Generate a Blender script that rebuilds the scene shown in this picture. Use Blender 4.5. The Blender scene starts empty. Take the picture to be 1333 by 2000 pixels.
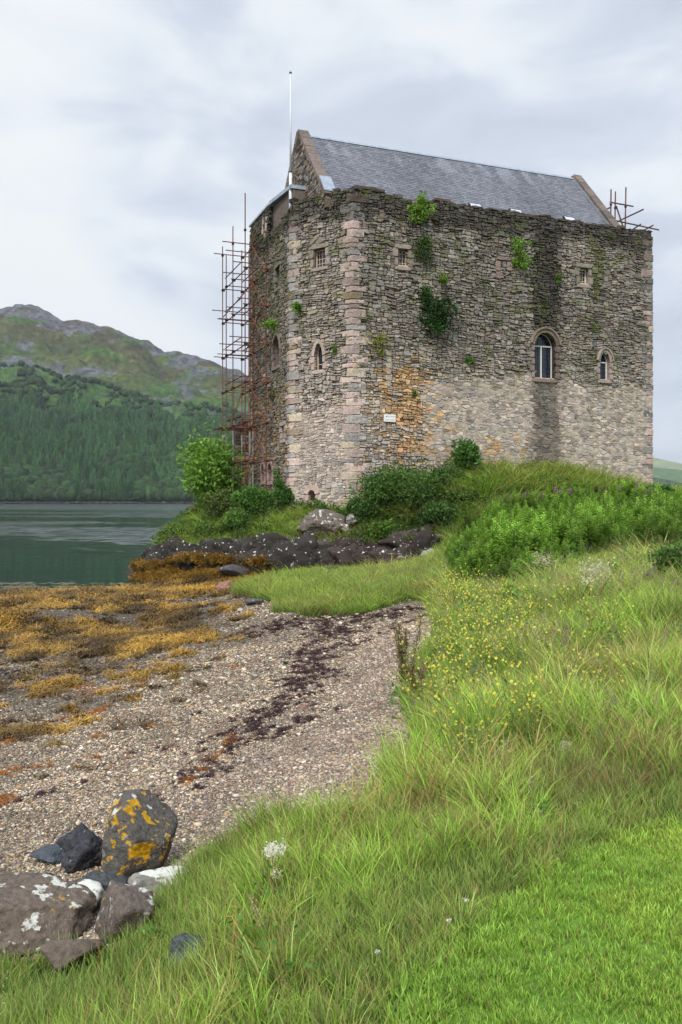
import bpy, bmesh, math, random
import numpy as np
random.seed(7)
rng = np.random.default_rng(7)
scene = bpy.context.scene
R = math.radians

# ------------------------------------------------------------------ camera
F, U0, V0, EYE = 1680.0, 666.5, 975.0, 4.3
cam_d = bpy.data.cameras.new('camera'); cam = bpy.data.objects.new('camera', cam_d)
scene.collection.objects.link(cam); scene.camera = cam
cam.location = (0, 0, EYE); cam.rotation_euler = (R(90), 0, 0)
cam_d.sensor_fit = 'VERTICAL'; cam_d.sensor_height = 36.0; cam_d.sensor_width = 24.0
cam_d.lens = 36.0 * F / 2000.0
cam_d.shift_y = -25.0 / 2000.0
cam_d.clip_start = 0.1; cam_d.clip_end = 30000

# ------------------------------------------------------------------ exposure
scene.view_settings.view_transform = 'Standard'
scene.view_settings.look = 'None'
EXPO = 1.15
scene.view_settings.exposure = EXPO
scene.view_settings.gamma = 1.0
scene.view_settings.use_curve_mapping = False
scene.cycles.use_denoising = True
scene.cycles.max_bounces = 5
scene.cycles.diffuse_bounces = 3
scene.cycles.glossy_bounces = 3
scene.cycles.transmission_bounces = 4
scene.cycles.transparent_max_bounces = 8
scene.cycles.volume_bounces = 0
scene.cycles.sample_clamp_indirect = 4.0
scene.cycles.use_adaptive_sampling = True
scene.cycles.adaptive_threshold = 0.02

# ------------------------------------------------------------------ sky (overcast) and sun
SUN_EL, SUN_AZ = R(48), R(198)      # azimuth clockwise from +Y: behind the camera, a little to the left
world = bpy.data.worlds.new('World'); scene.world = world; world.use_nodes = True
nt = world.node_tree; N = nt.nodes; L = nt.links; N.clear()
def nd(t, **k):
    n = N.new(t)
    for a, b in k.items(): setattr(n, a, b)
    return n
out = nd('ShaderNodeOutputWorld'); bg = nd('ShaderNodeBackground'); bg.inputs['Strength'].default_value = 0.1
sky = nd('ShaderNodeTexSky', sky_type='NISHITA', sun_disc=False, sun_elevation=SUN_EL, sun_rotation=SUN_AZ)
tc = nd('ShaderNodeTexCoord')
mp = nd('ShaderNodeMapping'); mp.inputs['Scale'].default_value = (1.0, 1.0, 2.2); mp.inputs['Location'].default_value = (3.1, 1.7, 0.4)
mp.inputs['Rotation'].default_value = (0, R(-14), 0)
L.new(tc.outputs['Generated'], mp.inputs['Vector'])
n1 = nd('ShaderNodeTexNoise'); n1.inputs['Scale'].default_value = 1.9; n1.inputs['Detail'].default_value = 7; n1.inputs['Roughness'].default_value = 0.42; n1.inputs['Distortion'].default_value = 0.35
n2 = nd('ShaderNodeTexNoise'); n2.inputs['Scale'].default_value = 6.5; n2.inputs['Detail'].default_value = 8; n2.inputs['Roughness'].default_value = 0.5; n2.inputs['Distortion'].default_value = 0.5
L.new(mp.outputs[0], n1.inputs['Vector']); L.new(mp.outputs[0], n2.inputs['Vector'])
sx = nd('ShaderNodeSeparateXYZ'); L.new(tc.outputs['Generated'], sx.inputs[0])
def m(op, a, b=None, clamp=False):
    x = nd('ShaderNodeMath', operation=op, use_clamp=clamp)
    for i, v in enumerate([a, b]):
        if v is None: continue
        if isinstance(v, (int, float)): x.inputs[i].default_value = v
        else: L.new(v, x.inputs[i])
    return x.outputs[0]
mixn = m('ADD', m('MULTIPLY', n1.outputs[0], 0.68), m('MULTIPLY', n2.outputs[0], 0.32))
side = m('MULTIPLY', sx.outputs['X'], -0.21)              # the cloud sheet is thinner (brighter) to the left
low = m('MULTIPLY', m('SUBTRACT', 0.31, sx.outputs['Z']), 0.26)
val = m('ADD', m('ADD', mixn, side), m('MINIMUM', low, 0.085))
cr = nd('ShaderNodeValToRGB')
e = cr.color_ramp.elements
e[0].position = 0.385; e[0].color = (0.60, 0.65, 0.745, 1)
e[1].position = 0.585; e[1].color = (0.97, 0.99, 1.0, 1)
x = cr.color_ramp.elements.new(0.45); x.color = (0.69, 0.755, 0.86, 1)
x = cr.color_ramp.elements.new(0.515); x.color = (0.88, 0.93, 0.98, 1)
L.new(val, cr.inputs[0])
# overcast sky grows evenly brighter towards the zenith
zen = m('ADD', 1.0, m('MULTIPLY', m('MAXIMUM', m('SUBTRACT', sx.outputs['Z'], 0.5), 0.0), 1.3))
sc_ = m('MULTIPLY', zen, 10.0 / 2 ** EXPO)
vm = nd('ShaderNodeVectorMath', operation='SCALE'); L.new(cr.outputs[0], vm.inputs[0]); L.new(sc_, vm.inputs['Scale'])
mx = nd('ShaderNodeMix', data_type='RGBA'); mx.inputs['Factor'].default_value = 0.96
L.new(sky.outputs[0], mx.inputs[6]); L.new(vm.outputs[0], mx.inputs[7])
L.new(mx.outputs[2], bg.inputs['Color']); L.new(bg.outputs[0], out.inputs['Surface'])

sun_d = bpy.data.lights.new('sun', 'SUN'); sun = bpy.data.objects.new('sun', sun_d)
scene.collection.objects.link(sun)
sun_d.energy = 1.5; sun_d.angle = R(14); sun_d.color = (1.0, 0.965, 0.91)
from mathutils import Vector, Matrix, Euler
sdir = Vector((math.sin(SUN_AZ) * math.cos(SUN_EL), math.cos(SUN_AZ) * math.cos(SUN_EL), math.sin(SUN_EL)))
sun.rotation_euler = (-sdir).to_track_quat('-Z', 'Y').to_euler()
sun.location = (0, -20, 60)

# ------------------------------------------------------------------ helpers
def lin(h):
    r = [int(h[i:i + 2], 16) / 255 for i in (0, 2, 4)]
    return np.array([c / 12.92 if c <= 0.04045 else ((c + 0.055) / 1.055) ** 2.4 for c in r])
_tab = rng.random((256, 256))
def vnoise(x, y, seed=0):
    x = np.asarray(x, float) + seed * 17.31; y = np.asarray(y, float) + seed * 9.73
    xi = np.floor(x).astype(int); yi = np.floor(y).astype(int); fx = x - xi; fy = y - yi
    fx = fx * fx * (3 - 2 * fx); fy = fy * fy * (3 - 2 * fy)
    g = lambda a, b: _tab[a & 255, b & 255]
    return (g(xi, yi) * (1 - fx) + g(xi + 1, yi) * fx) * (1 - fy) + (g(xi, yi + 1) * (1 - fx) + g(xi + 1, yi + 1) * fx) * fy
def fbm(x, y, seed=0, o=4, rough=0.5):
    s = 0; a = 1; t = 0; f = 1.0
    for i in range(o):
        s = s + a * vnoise(np.asarray(x) * f, np.asarray(y) * f, seed + i * 3); t += a; a *= rough; f *= 2.03
    return s / t
def sstep(a, b, x):
    t = np.clip((np.asarray(x, float) - a) / (b - a), 0, 1); return t * t * (3 - 2 * t)

def mesh(name, verts, faces, col=None, mat=None, smooth=False, attrs=None):
    me = bpy.data.meshes.new(name)
    verts = np.asarray(verts, np.float32)
    if isinstance(faces, np.ndarray): faces = [faces]
    if len(faces) and isinstance(faces[0], np.ndarray) and faces[0].ndim == 2:
        tot = sum(len(f) for f in faces)
        loops = np.concatenate([f.ravel() for f in faces]).astype(np.int32)
        sizes = np.concatenate([np.full(len(f), f.shape[1]) for f in faces])
        starts = np.concatenate([[0], np.cumsum(sizes)[:-1]]).astype(np.int32)
        me.vertices.add(len(verts)); me.vertices.foreach_set('co', verts.ravel())
        me.loops.add(len(loops)); me.loops.foreach_set('vertex_index', loops)
        me.polygons.add(tot); me.polygons.foreach_set('loop_start', starts)
        me.update(calc_edges=True)
    else:
        me.from_pydata([tuple(map(float, v)) for v in verts], [], [tuple(int(i) for i in f) for f in faces])
        me.update()
    if col is not None:
        ca = me.color_attributes.new('Col', 'FLOAT_COLOR', 'POINT')
        c4 = np.ones((len(verts), 4), np.float32); c4[:, :3] = np.asarray(col, np.float32)
        ca.data.foreach_set('color', c4.ravel())
    for k, v in (attrs or {}).items():
        at = me.attributes.new(k, 'FLOAT', 'POINT'); at.data.foreach_set('value', np.asarray(v, np.float32))
    if mat is not None: me.materials.append(mat)
    if smooth: me.polygons.foreach_set('use_smooth', np.ones(len(me.polygons), bool))
    return me

COL = scene.collection
def obj(name, me, parent=None, loc=None, label=None, cat=None, group=None, kind=None, rot=None):
    o = bpy.data.objects.new(name, me); COL.objects.link(o)
    if parent is not None: o.parent = parent
    if loc is not None: o.location = loc
    if rot is not None: o.rotation_euler = rot
    if label: o['label'] = label
    if cat: o['category'] = cat
    if group: o['group'] = group
    if kind: o['kind'] = kind
    return o

class MB:
    """collects geometry for one mesh"""
    def __init__(s): s.v = []; s.f = []; s.c = []; s.n = 0
    def add(s, v, f, c=(1, 1, 1)):
        v = np.asarray(v, float).reshape(-1, 3)
        c = np.asarray(c, float)
        if c.ndim == 1: c = np.tile(c, (len(v), 1))
        s.v.append(v); s.c.append(c)
        for q in f: s.f.append([i + s.n for i in q])
        s.n += len(v)
    def mesh(s, name, mat=None, smooth=False):
        return mesh(name, np.concatenate(s.v), s.f, np.concatenate(s.c), mat, smooth)
    def box(s, c, d, rotz=0, col=(1, 1, 1)):
        c = np.asarray(c, float); h = np.asarray(d, float) / 2
        P = np.array([[x, y, z] for x in (-1, 1) for y in (-1, 1) for z in (-1, 1)]) * h
        cs, sn = math.cos(rotz), math.sin(rotz)
        P = np.c_[P[:, 0] * cs - P[:, 1] * sn, P[:, 0] * sn + P[:, 1] * cs, P[:, 2]] + c
        s.add(P, [[0, 1, 3, 2], [4, 6, 7, 5], [0, 4, 5, 1], [2, 3, 7, 6], [0, 2, 6, 4], [1, 5, 7, 3]], col)
    def tube(s, pts, r, n=8, col=(1, 1, 1), cap=True):
        pts = [np.asarray(p, float) for p in pts]
        if not hasattr(r, '__len__'): r = [r] * len(pts)
        V = []; 
        for i, p in enumerate(pts):
            d = pts[min(i + 1, len(pts) - 1)] - pts[max(i - 1, 0)]; d = d / (np.linalg.norm(d) + 1e-9)
            a = np.cross(d, [0, 0, 1.0]) if abs(d[2]) < .9 else np.cross(d, [1.0, 0, 0]); a /= np.linalg.norm(a); b = np.cross(d, a)
            for k in range(n):
                t = 2 * math.pi * k / n; V.append(p + r[i] * (a * math.cos(t) + b * math.sin(t)))
        Fc = []
        for i in range(len(pts) - 1):
            for k in range(n):
                k2 = (k + 1) % n; Fc.append([i * n + k, i * n + k2, (i + 1) * n + k2, (i + 1) * n + k])
        if cap: Fc.append(list(range(n))[::-1]); Fc.append([(len(pts) - 1) * n + k for k in range(n)])
        s.add(V, Fc, col)

# ------------------------------------------------------------------ materials
def newmat(name):
    mt = bpy.data.materials.new(name); mt.use_nodes = True
    return mt, mt.node_tree.nodes, mt.node_tree.links, mt.node_tree.nodes['Principled BSDF']
def mat_attr(name, rough=0.9, nscale=8.0, namt=0.35, bump=0.3, bscale=20.0, bdist=0.02, spec=0.3, hue=None):
    """vertex colour with fine procedural grain and relief"""
    mt, n, l, p = newmat(name)
    at = n.new('ShaderNodeAttribute'); at.attribute_name = 'Col'
    t = n.new('ShaderNodeTexCoord')
    a = n.new('ShaderNodeTexNoise'); a.inputs['Scale'].default_value = nscale; a.inputs['Detail'].default_value = 8; a.inputs['Roughness'].default_value = .65
    l.new(t.outputs['Object'], a.inputs['Vector'])
    r = n.new('ShaderNodeMapRange'); r.inputs['From Min'].default_value = .25; r.inputs['From Max'].default_value = .75
    r.inputs['To Min'].default_value = 1 - namt; r.inputs['To Max'].default_value = 1 + namt
    l.new(a.outputs[0], r.inputs[0])
    v = n.new('ShaderNodeVectorMath'); v.operation = 'SCALE'; l.new(at.outputs['Color'], v.inputs[0]); l.new(r.outputs[0], v.inputs['Scale'])
    l.new(v.outputs[0], p.inputs['Base Color'])
    b2 = n.new('ShaderNodeTexNoise'); b2.inputs['Scale'].default_value = bscale; b2.inputs['Detail'].default_value = 6
    l.new(t.outputs['Object'], b2.inputs['Vector'])
    b = n.new('ShaderNodeBump'); b.inputs['Strength'].default_value = bump; b.inputs['Distance'].default_value = bdist
    l.new(b2.outputs[0], b.inputs['Height']); l.new(b.outputs[0], p.inputs['Normal'])
    p.inputs['Roughness'].default_value = rough; p.inputs['Specular IOR Level'].default_value = spec
    return mt
def mat_flat(name, col, rough=0.5, metal=0.0, spec=0.5, nscale=None, namt=.2):
    mt, n, l, p = newmat(name)
    p.inputs['Base Color'].default_value = (*col, 1); p.inputs['Roughness'].default_value = rough
    p.inputs['Metallic'].default_value = metal; p.inputs['Specular IOR Level'].default_value = spec
    if nscale:
        t = n.new('ShaderNodeTexCoord'); a = n.new('ShaderNodeTexNoise'); a.inputs['Scale'].default_value = nscale; a.inputs['Detail'].default_value = 6
        l.new(t.outputs['Object'], a.inputs['Vector'])
        r = n.new('ShaderNodeMapRange'); r.inputs['From Min'].default_value = .3; r.inputs['From Max'].default_value = .7
        r.inputs['To Min'].default_value = 1 - namt; r.inputs['To Max'].default_value = 1 + namt; l.new(a.outputs[0], r.inputs[0])
        v = n.new('ShaderNodeVectorMath'); v.operation = 'SCALE'; v.inputs[0].default_value = col; l.new(r.outputs[0], v.inputs['Scale'])
        l.new(v.outputs[0], p.inputs['Base Color'])
    return mt
def mat_leaf(name, inst=False, trans=0.35, rough=0.55, var=0.25):
    mt, n, l, p = newmat(name)
    at = n.new('ShaderNodeAttribute'); at.attribute_name = 'Col'
    src = at.outputs['Color']
    if inst:
        ti = n.new('ShaderNodeAttribute'); ti.attribute_type = 'INSTANCER'; ti.attribute_name = 'tint'
        mu = n.new('ShaderNodeVectorMath'); mu.operation = 'MULTIPLY'; l.new(src, mu.inputs[0]); l.new(ti.outputs['Vector'], mu.inputs[1]); src = mu.outputs[0]
    p.inputs['Roughness'].default_value = rough; p.inputs['Specular IOR Level'].default_value = 0.25
    tr = n.new('ShaderNodeBsdfTranslucent'); ms = n.new('ShaderNodeMixShader'); ms.inputs[0].default_value = trans
    l.new(src, p.inputs['Base Color']); l.new(src, tr.inputs['Color'])
    o = n['Material Output']
    l.new(p.outputs[0], ms.inputs[1]); l.new(tr.outputs[0], ms.inputs[2]); l.new(ms.outputs[0], o.inputs['Surface'])
    return mt
def mat_inst(name, rough=.8, spec=.3):
    mt, n, l, p = newmat(name)
    ti = n.new('ShaderNodeAttribute'); ti.attribute_type = 'INSTANCER'; ti.attribute_name = 'tint'
    l.new(ti.outputs['Vector'], p.inputs['Base Color']); p.inputs['Roughness'].default_value = rough; p.inputs['Specular IOR Level'].default_value = spec
    return mt
M_LEAF = mat_leaf('leaf'); M_LEAFI = mat_leaf('ground_cover_leaf', True)
M_STONE = mat_attr('stone', .92, 6, .42, .8, 12, .04, .2)
M_MORTAR = mat_attr('lime_mortar', .95, 9, .45, .8, 16, .04, .15)
M_WOOD = mat_attr('bark', .9, 20, .3, .4, 60, .01, .2)
M_WEED = mat_leaf('seaweed_frond', True, .15, .35)
M_PEB = mat_inst('pebble')

# ------------------------------------------------------------------ terrain
def gp(u, v, z):
    Y = (EYE - z) * F / (v - V0); return ((u - U0) / F * Y, Y, z)
ctrl = [gp(0, 1720, 1.2), gp(0, 1500, .95), gp(0, 1300, .5), gp(0, 1168, 0.06), gp(-300, 1300, .35), gp(-300, 1600, .9),
        gp(300, 1300, .75), gp(300, 1500, 1.2), gp(600, 1300, 1.2), gp(600, 1450, 1.5), gp(750, 1250, 1.4), gp(800, 1400, 1.65),
        gp(300, 1152, .08), gp(150, 1162, .05), gp(450, 1150, .7), gp(560, 1200, 1.1), gp(850, 1200, 1.35), gp(400, 1220, .55), gp(200, 1220, .3),
        gp(350, 1640, 1.35), gp(200, 1600, 1.25), gp(150, 1680, 1.25),
        # long grass bank and lawn
        gp(800, 2000, 2.66), gp(500, 1950, 2.3), gp(100, 1960, 1.85), gp(0, 1860, 1.5), gp(340, 1710, 1.55), gp(480, 1640, 1.85), gp(750, 1560, 2.05),
        gp(900, 1560, 2.35), gp(700, 1750, 2.45), gp(1000, 1800, 2.7), gp(1333, 1700, 2.7), gp(1333, 1950, 2.7), gp(1200, 1560, 2.62), gp(500, 1760, 2.1),
        gp(1333, 1330, 2.62), gp(1000, 1300, 2.3), gp(900, 1450, 2.3), gp(870, 1280, 1.9), gp(1200, 1160, 2.4), gp(930, 1190, 1.85),
        (-2, 0, 2.5), (-6, 0, 1.9), (-12, 2, .9), (-25, 6, -.3), (3, 0, 2.7), (10, 3, 2.8), (25, 8, 3.2), (0, -10, 2.8), (-20, -12, 2), (30, -12, 3.2), (-45, -12, -.5),
        # grass tongue and shore before the shelf
        gp(560, 1160, 1.15), gp(700, 1150, 1.3), gp(800, 1120, 1.4), gp(600, 1125, 1.0), (0.5, 42.5, 1.0), (-3, 43, .8), (-6, 44.5, .55), (-9, 45.5, .05), (-12.3, 46.5, -.25), (-14, 44, -.3),
        # shelf top and castle knoll
        (-11.2, 52, .9), (-9.5, 52, 2.1), (-7, 51, 3.0), (-5, 49.5, 3.1), (-3, 47.3, 3.1), (-1.5, 46.0, 3.1), (0.3, 45.3, 3.0), (3, 45, 3.1), (-4, 52, 3.6), (-7.5, 57, 4.2), (-9.5, 58, 3.6), (-13, 58, .2),
        (0.65, 46.7, 3.7), (3.9, 47.4, 4.7), (7, 48.5, 5.5), (11, 50, 5.7), (14.5, 51.5, 5.5), (17, 52.5, 4.7), (19.5, 53.5, 4.3),
        (3.5, 44, 2.3), (4.6, 41.5, 1.7), (6.5, 44.5, 4.2), (9, 45, 4.6), (13, 46, 4.5), (17, 47, 4.1), (24, 50, 3.9), (30, 50, 3.7),
        (6.5, 36, 2.3), (4.5, 30, 1.9), (10, 38, 3.1), (8, 28, 2.5), (14, 28, 2.75), (5, 22, 2.1), (20, 38, 3.2), (30, 35, 3.2), (14, 38, 3.2), (12, 18, 2.9),
        (10, 60, 4.2), (22, 62, 3.0), (0, 62, 3.6), (-8, 66, 1.8), (35, 65, 2.0), (-16, 66, -1), (45, 40, 3), (45, 20, 3.2),
        # loch bed
        (-20, 45, -.7), (-30, 60, -2.5), (-60, 40, -3), (-30, 30, -.9), (-60, 0, -2.5), (-25, 80, -3), (0, 85, -2.5), (30, 85, -2.5), (60, 80, -2), (-60, 85, -5), (70, 40, 2), (70, 0, 3.5), (-22, 22, -.15)]
C_ = np.array(ctrl); P2 = C_[:, :2] / 10.0
def _U(r2): return np.where(r2 > 0, 0.5 * r2 * np.log(r2 + 1e-12), 0)
n_ = len(P2); K = _U(((P2[:, None] - P2[None]) ** 2).sum(-1)) + np.eye(n_) * 0.004
A_ = np.zeros((n_ + 3, n_ + 3)); A_[:n_, :n_] = K; A_[:n_, n_:] = np.c_[np.ones(n_), P2]; A_[n_:, :n_] = A_[:n_, n_:].T
W_ = np.linalg.solve(A_, np.r_[C_[:, 2], 0, 0, 0])
bumps = []
def H(x, y):
    x = np.asarray(x, float); y = np.asarray(y, float); sh = x.shape; q = np.c_[x.ravel(), y.ravel()] / 10.0
    o = np.empty(len(q))
    for i in range(0, len(q), 100000):
        s = q[i:i + 100000]
        o[i:i + 100000] = _U(((s[:, None] - P2[None]) ** 2).sum(-1)) @ W_[:n_] + W_[n_] + s @ W_[n_ + 1:]
    o = o.reshape(sh)
    o = o + (fbm(x * .8, y * .8, 3, 3) - .5) * .10
    for (bx, by, br, bh) in bumps:
        o = o + bh * np.exp(-((x - bx) ** 2 + (y - by) ** 2) / br ** 2)
    return o
def G(u, v):
    """the ground point seen at a pixel of the photograph"""
    k = (u - U0) / F; t = (V0 - v) / F
    Ys = np.exp(np.linspace(math.log(1.2), math.log(75), 500))
    d = EYE + t * Ys - H(k * Ys, Ys)
    i = np.where(d < 0)[0]
    if len(i) == 0: Y = 75
    else:
        i = i[0]
        Y = Ys[0] if i == 0 else Ys[i - 1] + (Ys[i] - Ys[i - 1]) * d[i - 1] / (d[i - 1] - d[i])
    return np.array([k * Y, Y, float(H(np.array([k * Y]), np.array([Y]))[0])])
def poly(uvs, extra=()): return np.array([G(u, v)[:2] for u, v in uvs] + [tuple(e) for e in extra])
def inside(P, x, y):
    r = np.zeros(len(x), bool); j = len(P) - 1
    for i in range(len(P)):
        xi, yi = P[i]; xj, yj = P[j]
        c = ((yi > y) != (yj > y)) & (x < (xj - xi) * (y - yi) / (yj - yi + 1e-12) + xi); r ^= c; j = i
    return r
def segdist(P, x, y, closed=False):
    d = np.full(len(x), 1e9); n = len(P)
    for i in range(n if closed else n - 1):
        a = P[i]; b = P[(i + 1) % n]; ab = b - a
        t = np.clip(((x - a[0]) * ab[0] + (y - a[1]) * ab[1]) / (ab @ ab + 1e-9), 0, 1)
        d = np.minimum(d, np.hypot(x - a[0] - t * ab[0], y - a[1] - t * ab[1]))
    return d
# mounds of wrack on the lower beach
for (u, v, r, h) in [(60, 1215, 1.5, .32), (160, 1210, 1.2, .25), (-60, 1200, 2.0, .3), (100, 1185, 2.2, .25), (330, 1150, 1.6, .15), (400, 1140, 1.4, .22), (250, 1180, 1.3, .12)]:
    g = G(u, v); bumps.append((g[0], g[1], r, h))

BEACH_EDGE_UV = [(-300, 1960), (-60, 1885), (60, 1872), (185, 1862), (280, 1825), (315, 1760), (350, 1715), (440, 1655), (540, 1615), (740, 1580), (765, 1530), (838, 1495), (822, 1430), (805, 1380), (825, 1300), (868, 1245), (852, 1190)]
TONGUE_UV = [(852, 1178), (800, 1172), (700, 1200), (600, 1206), (545, 1196), (540, 1180), (470, 1163), (452, 1152), (520, 1136), (620, 1122), (720, 1114), (850, 1092)]
beach_edge = poly(BEACH_EDGE_UV)
tongue_edge = poly(TONGUE_UV)
GRASS = np.concatenate([beach_edge, tongue_edge, [(5.2, 43.0), (8, 46), (21, 52), (30, 60), (60, 60), (60, -30), (-30, -30), (-14, -1)]])
LAWN = poly([(780, 1990), (860, 1870), (980, 1760), (1100, 1690), (1180, 1655), (1333, 1610)], [(5.5, 5.2), (12, 5), (12, -8), (-2, -8), (0.0, 1.2)])

def grid(xs, ys):
    X, Y = np.meshgrid(xs, ys); nx, ny = len(xs), len(ys)
    i = np.arange(nx * ny).reshape(ny, nx)
    Fq = np.stack([i[:-1, :-1], i[:-1, 1:], i[1:, 1:], i[1:, :-1]], -1).reshape(-1, 4)
    return X.ravel(), Y.ravel(), Fq
sg = np.linspace(-1, 1, 360)
xs = 75 * np.sinh(4.2 * sg) / math.sinh(4.2)
ys = np.concatenate([np.linspace(-30, 1.5, 24)[:-1], 1.5 + 85 * (np.exp(np.linspace(0, 3.3, 380)) - 1) / (math.exp(3.3) - 1)])
gx, gy, gf = grid(xs, ys)
gz = H(gx, gy)
isg = inside(GRASS, gx, gy)
knoll = sstep(44, 46.5, gy + 0.12 * gx)
def ground_col(x, y, z):
    nlow = fbm(x * .5, y * .5, 21); nhi = fbm(x * 3, y * 3, 30)
    grav = lin('6e665c')[None] * (0.75 + .5 * nhi)[:, None]
    wet = sstep(.85, .3, z + (nlow - .5) * .6)[:, None]
    grav = grav * (1 - wet) + wet * lin('45403c')
    org = sstep(.62, .2, z + (nlow - .5) * .7)[:, None] * .7
    grav = grav * (1 - org) + org * lin('7a5a26')
    under = sstep(0.02, -.5, z)[:, None]
    grav = grav * (1 - under) + under * lin('28302a')
    gr = lin('4a5a24')[None] * (.7 + .6 * nhi)[:, None]
    return grav, gr
grav, gr = ground_col(gx, gy, gz)
vegk = (knoll > .5) & (gz > 2.0)
w = np.where(isg | vegk, 1.0, 0.0)[:, None]
lw = inside(LAWN, gx, gy)[:, None]; gr = np.where(lw, lin('5f8230')[None] * (.75 + .5 * fbm(gx * 6, gy * 6, 31))[:, None], gr)
gcol = grav * (1 - w) + gr * w
shf = (sstep(41.5, 43.5, gy + .1 * gx) * sstep(5.5, 4.8, gx))[:, None] * (1 - w); gcol = gcol * (1 - shf) + lin('2e2925') * shf
M_GROUND = None
def mat_ground():
    mt, n, l, p = newmat('beach_ground')
    at = n.new('ShaderNodeAttribute'); at.attribute_name = 'Col'
    t = n.new('ShaderNodeTexCoord')
    v1 = n.new('ShaderNodeTexVoronoi'); v1.inputs['Scale'].default_value = 26
    l.new(t.outputs['Object'], v1.inputs['Vector'])
    sp = n.new('ShaderNodeSeparateColor'); l.new(v1.outputs['Color'], sp.inputs[0])
    r = n.new('ShaderNodeMapRange'); r.inputs['To Min'].default_value = .45; r.inputs['To Max'].default_value = 1.55; l.new(sp.outputs[0], r.inputs[0])
    g = n.new('ShaderNodeAttribute'); g.attribute_name = 'gravel'
    mx = n.new('ShaderNodeMix'); mx.data_type = 'FLOAT'; mx.inputs[2].default_value = 1.0; l.new(g.outputs['Fac'], mx.inputs[0]); l.new(r.outputs[0], mx.inputs[3])
    vm = n.new('ShaderNodeVectorMath'); vm.operation = 'SCALE'; l.new(at.outputs['Color'], vm.inputs[0]); l.new(mx.outputs[0], vm.inputs['Scale'])
    l.new(vm.outputs[0], p.inputs['Base Color'])
    b = n.new('ShaderNodeBump'); b.inputs['Strength'].default_value = .8; b.inputs['Distance'].default_value = .02; b.invert = True
    l.new(v1.outputs['Distance'], b.inputs['Height']); l.new(b.outputs[0], p.inputs['Normal'])
    p.inputs['Roughness'].default_value = .85; p.inputs['Specular IOR Level'].default_value = .3
    return mt
me = mesh('ground', np.c_[gx, gy, gz], gf, gcol, mat_ground(), True, {'gravel': 1 - w[:, 0]})
obj('ground', me, kind='structure', label='shingle beach rising into a grassy bank and castle knoll')

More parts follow.
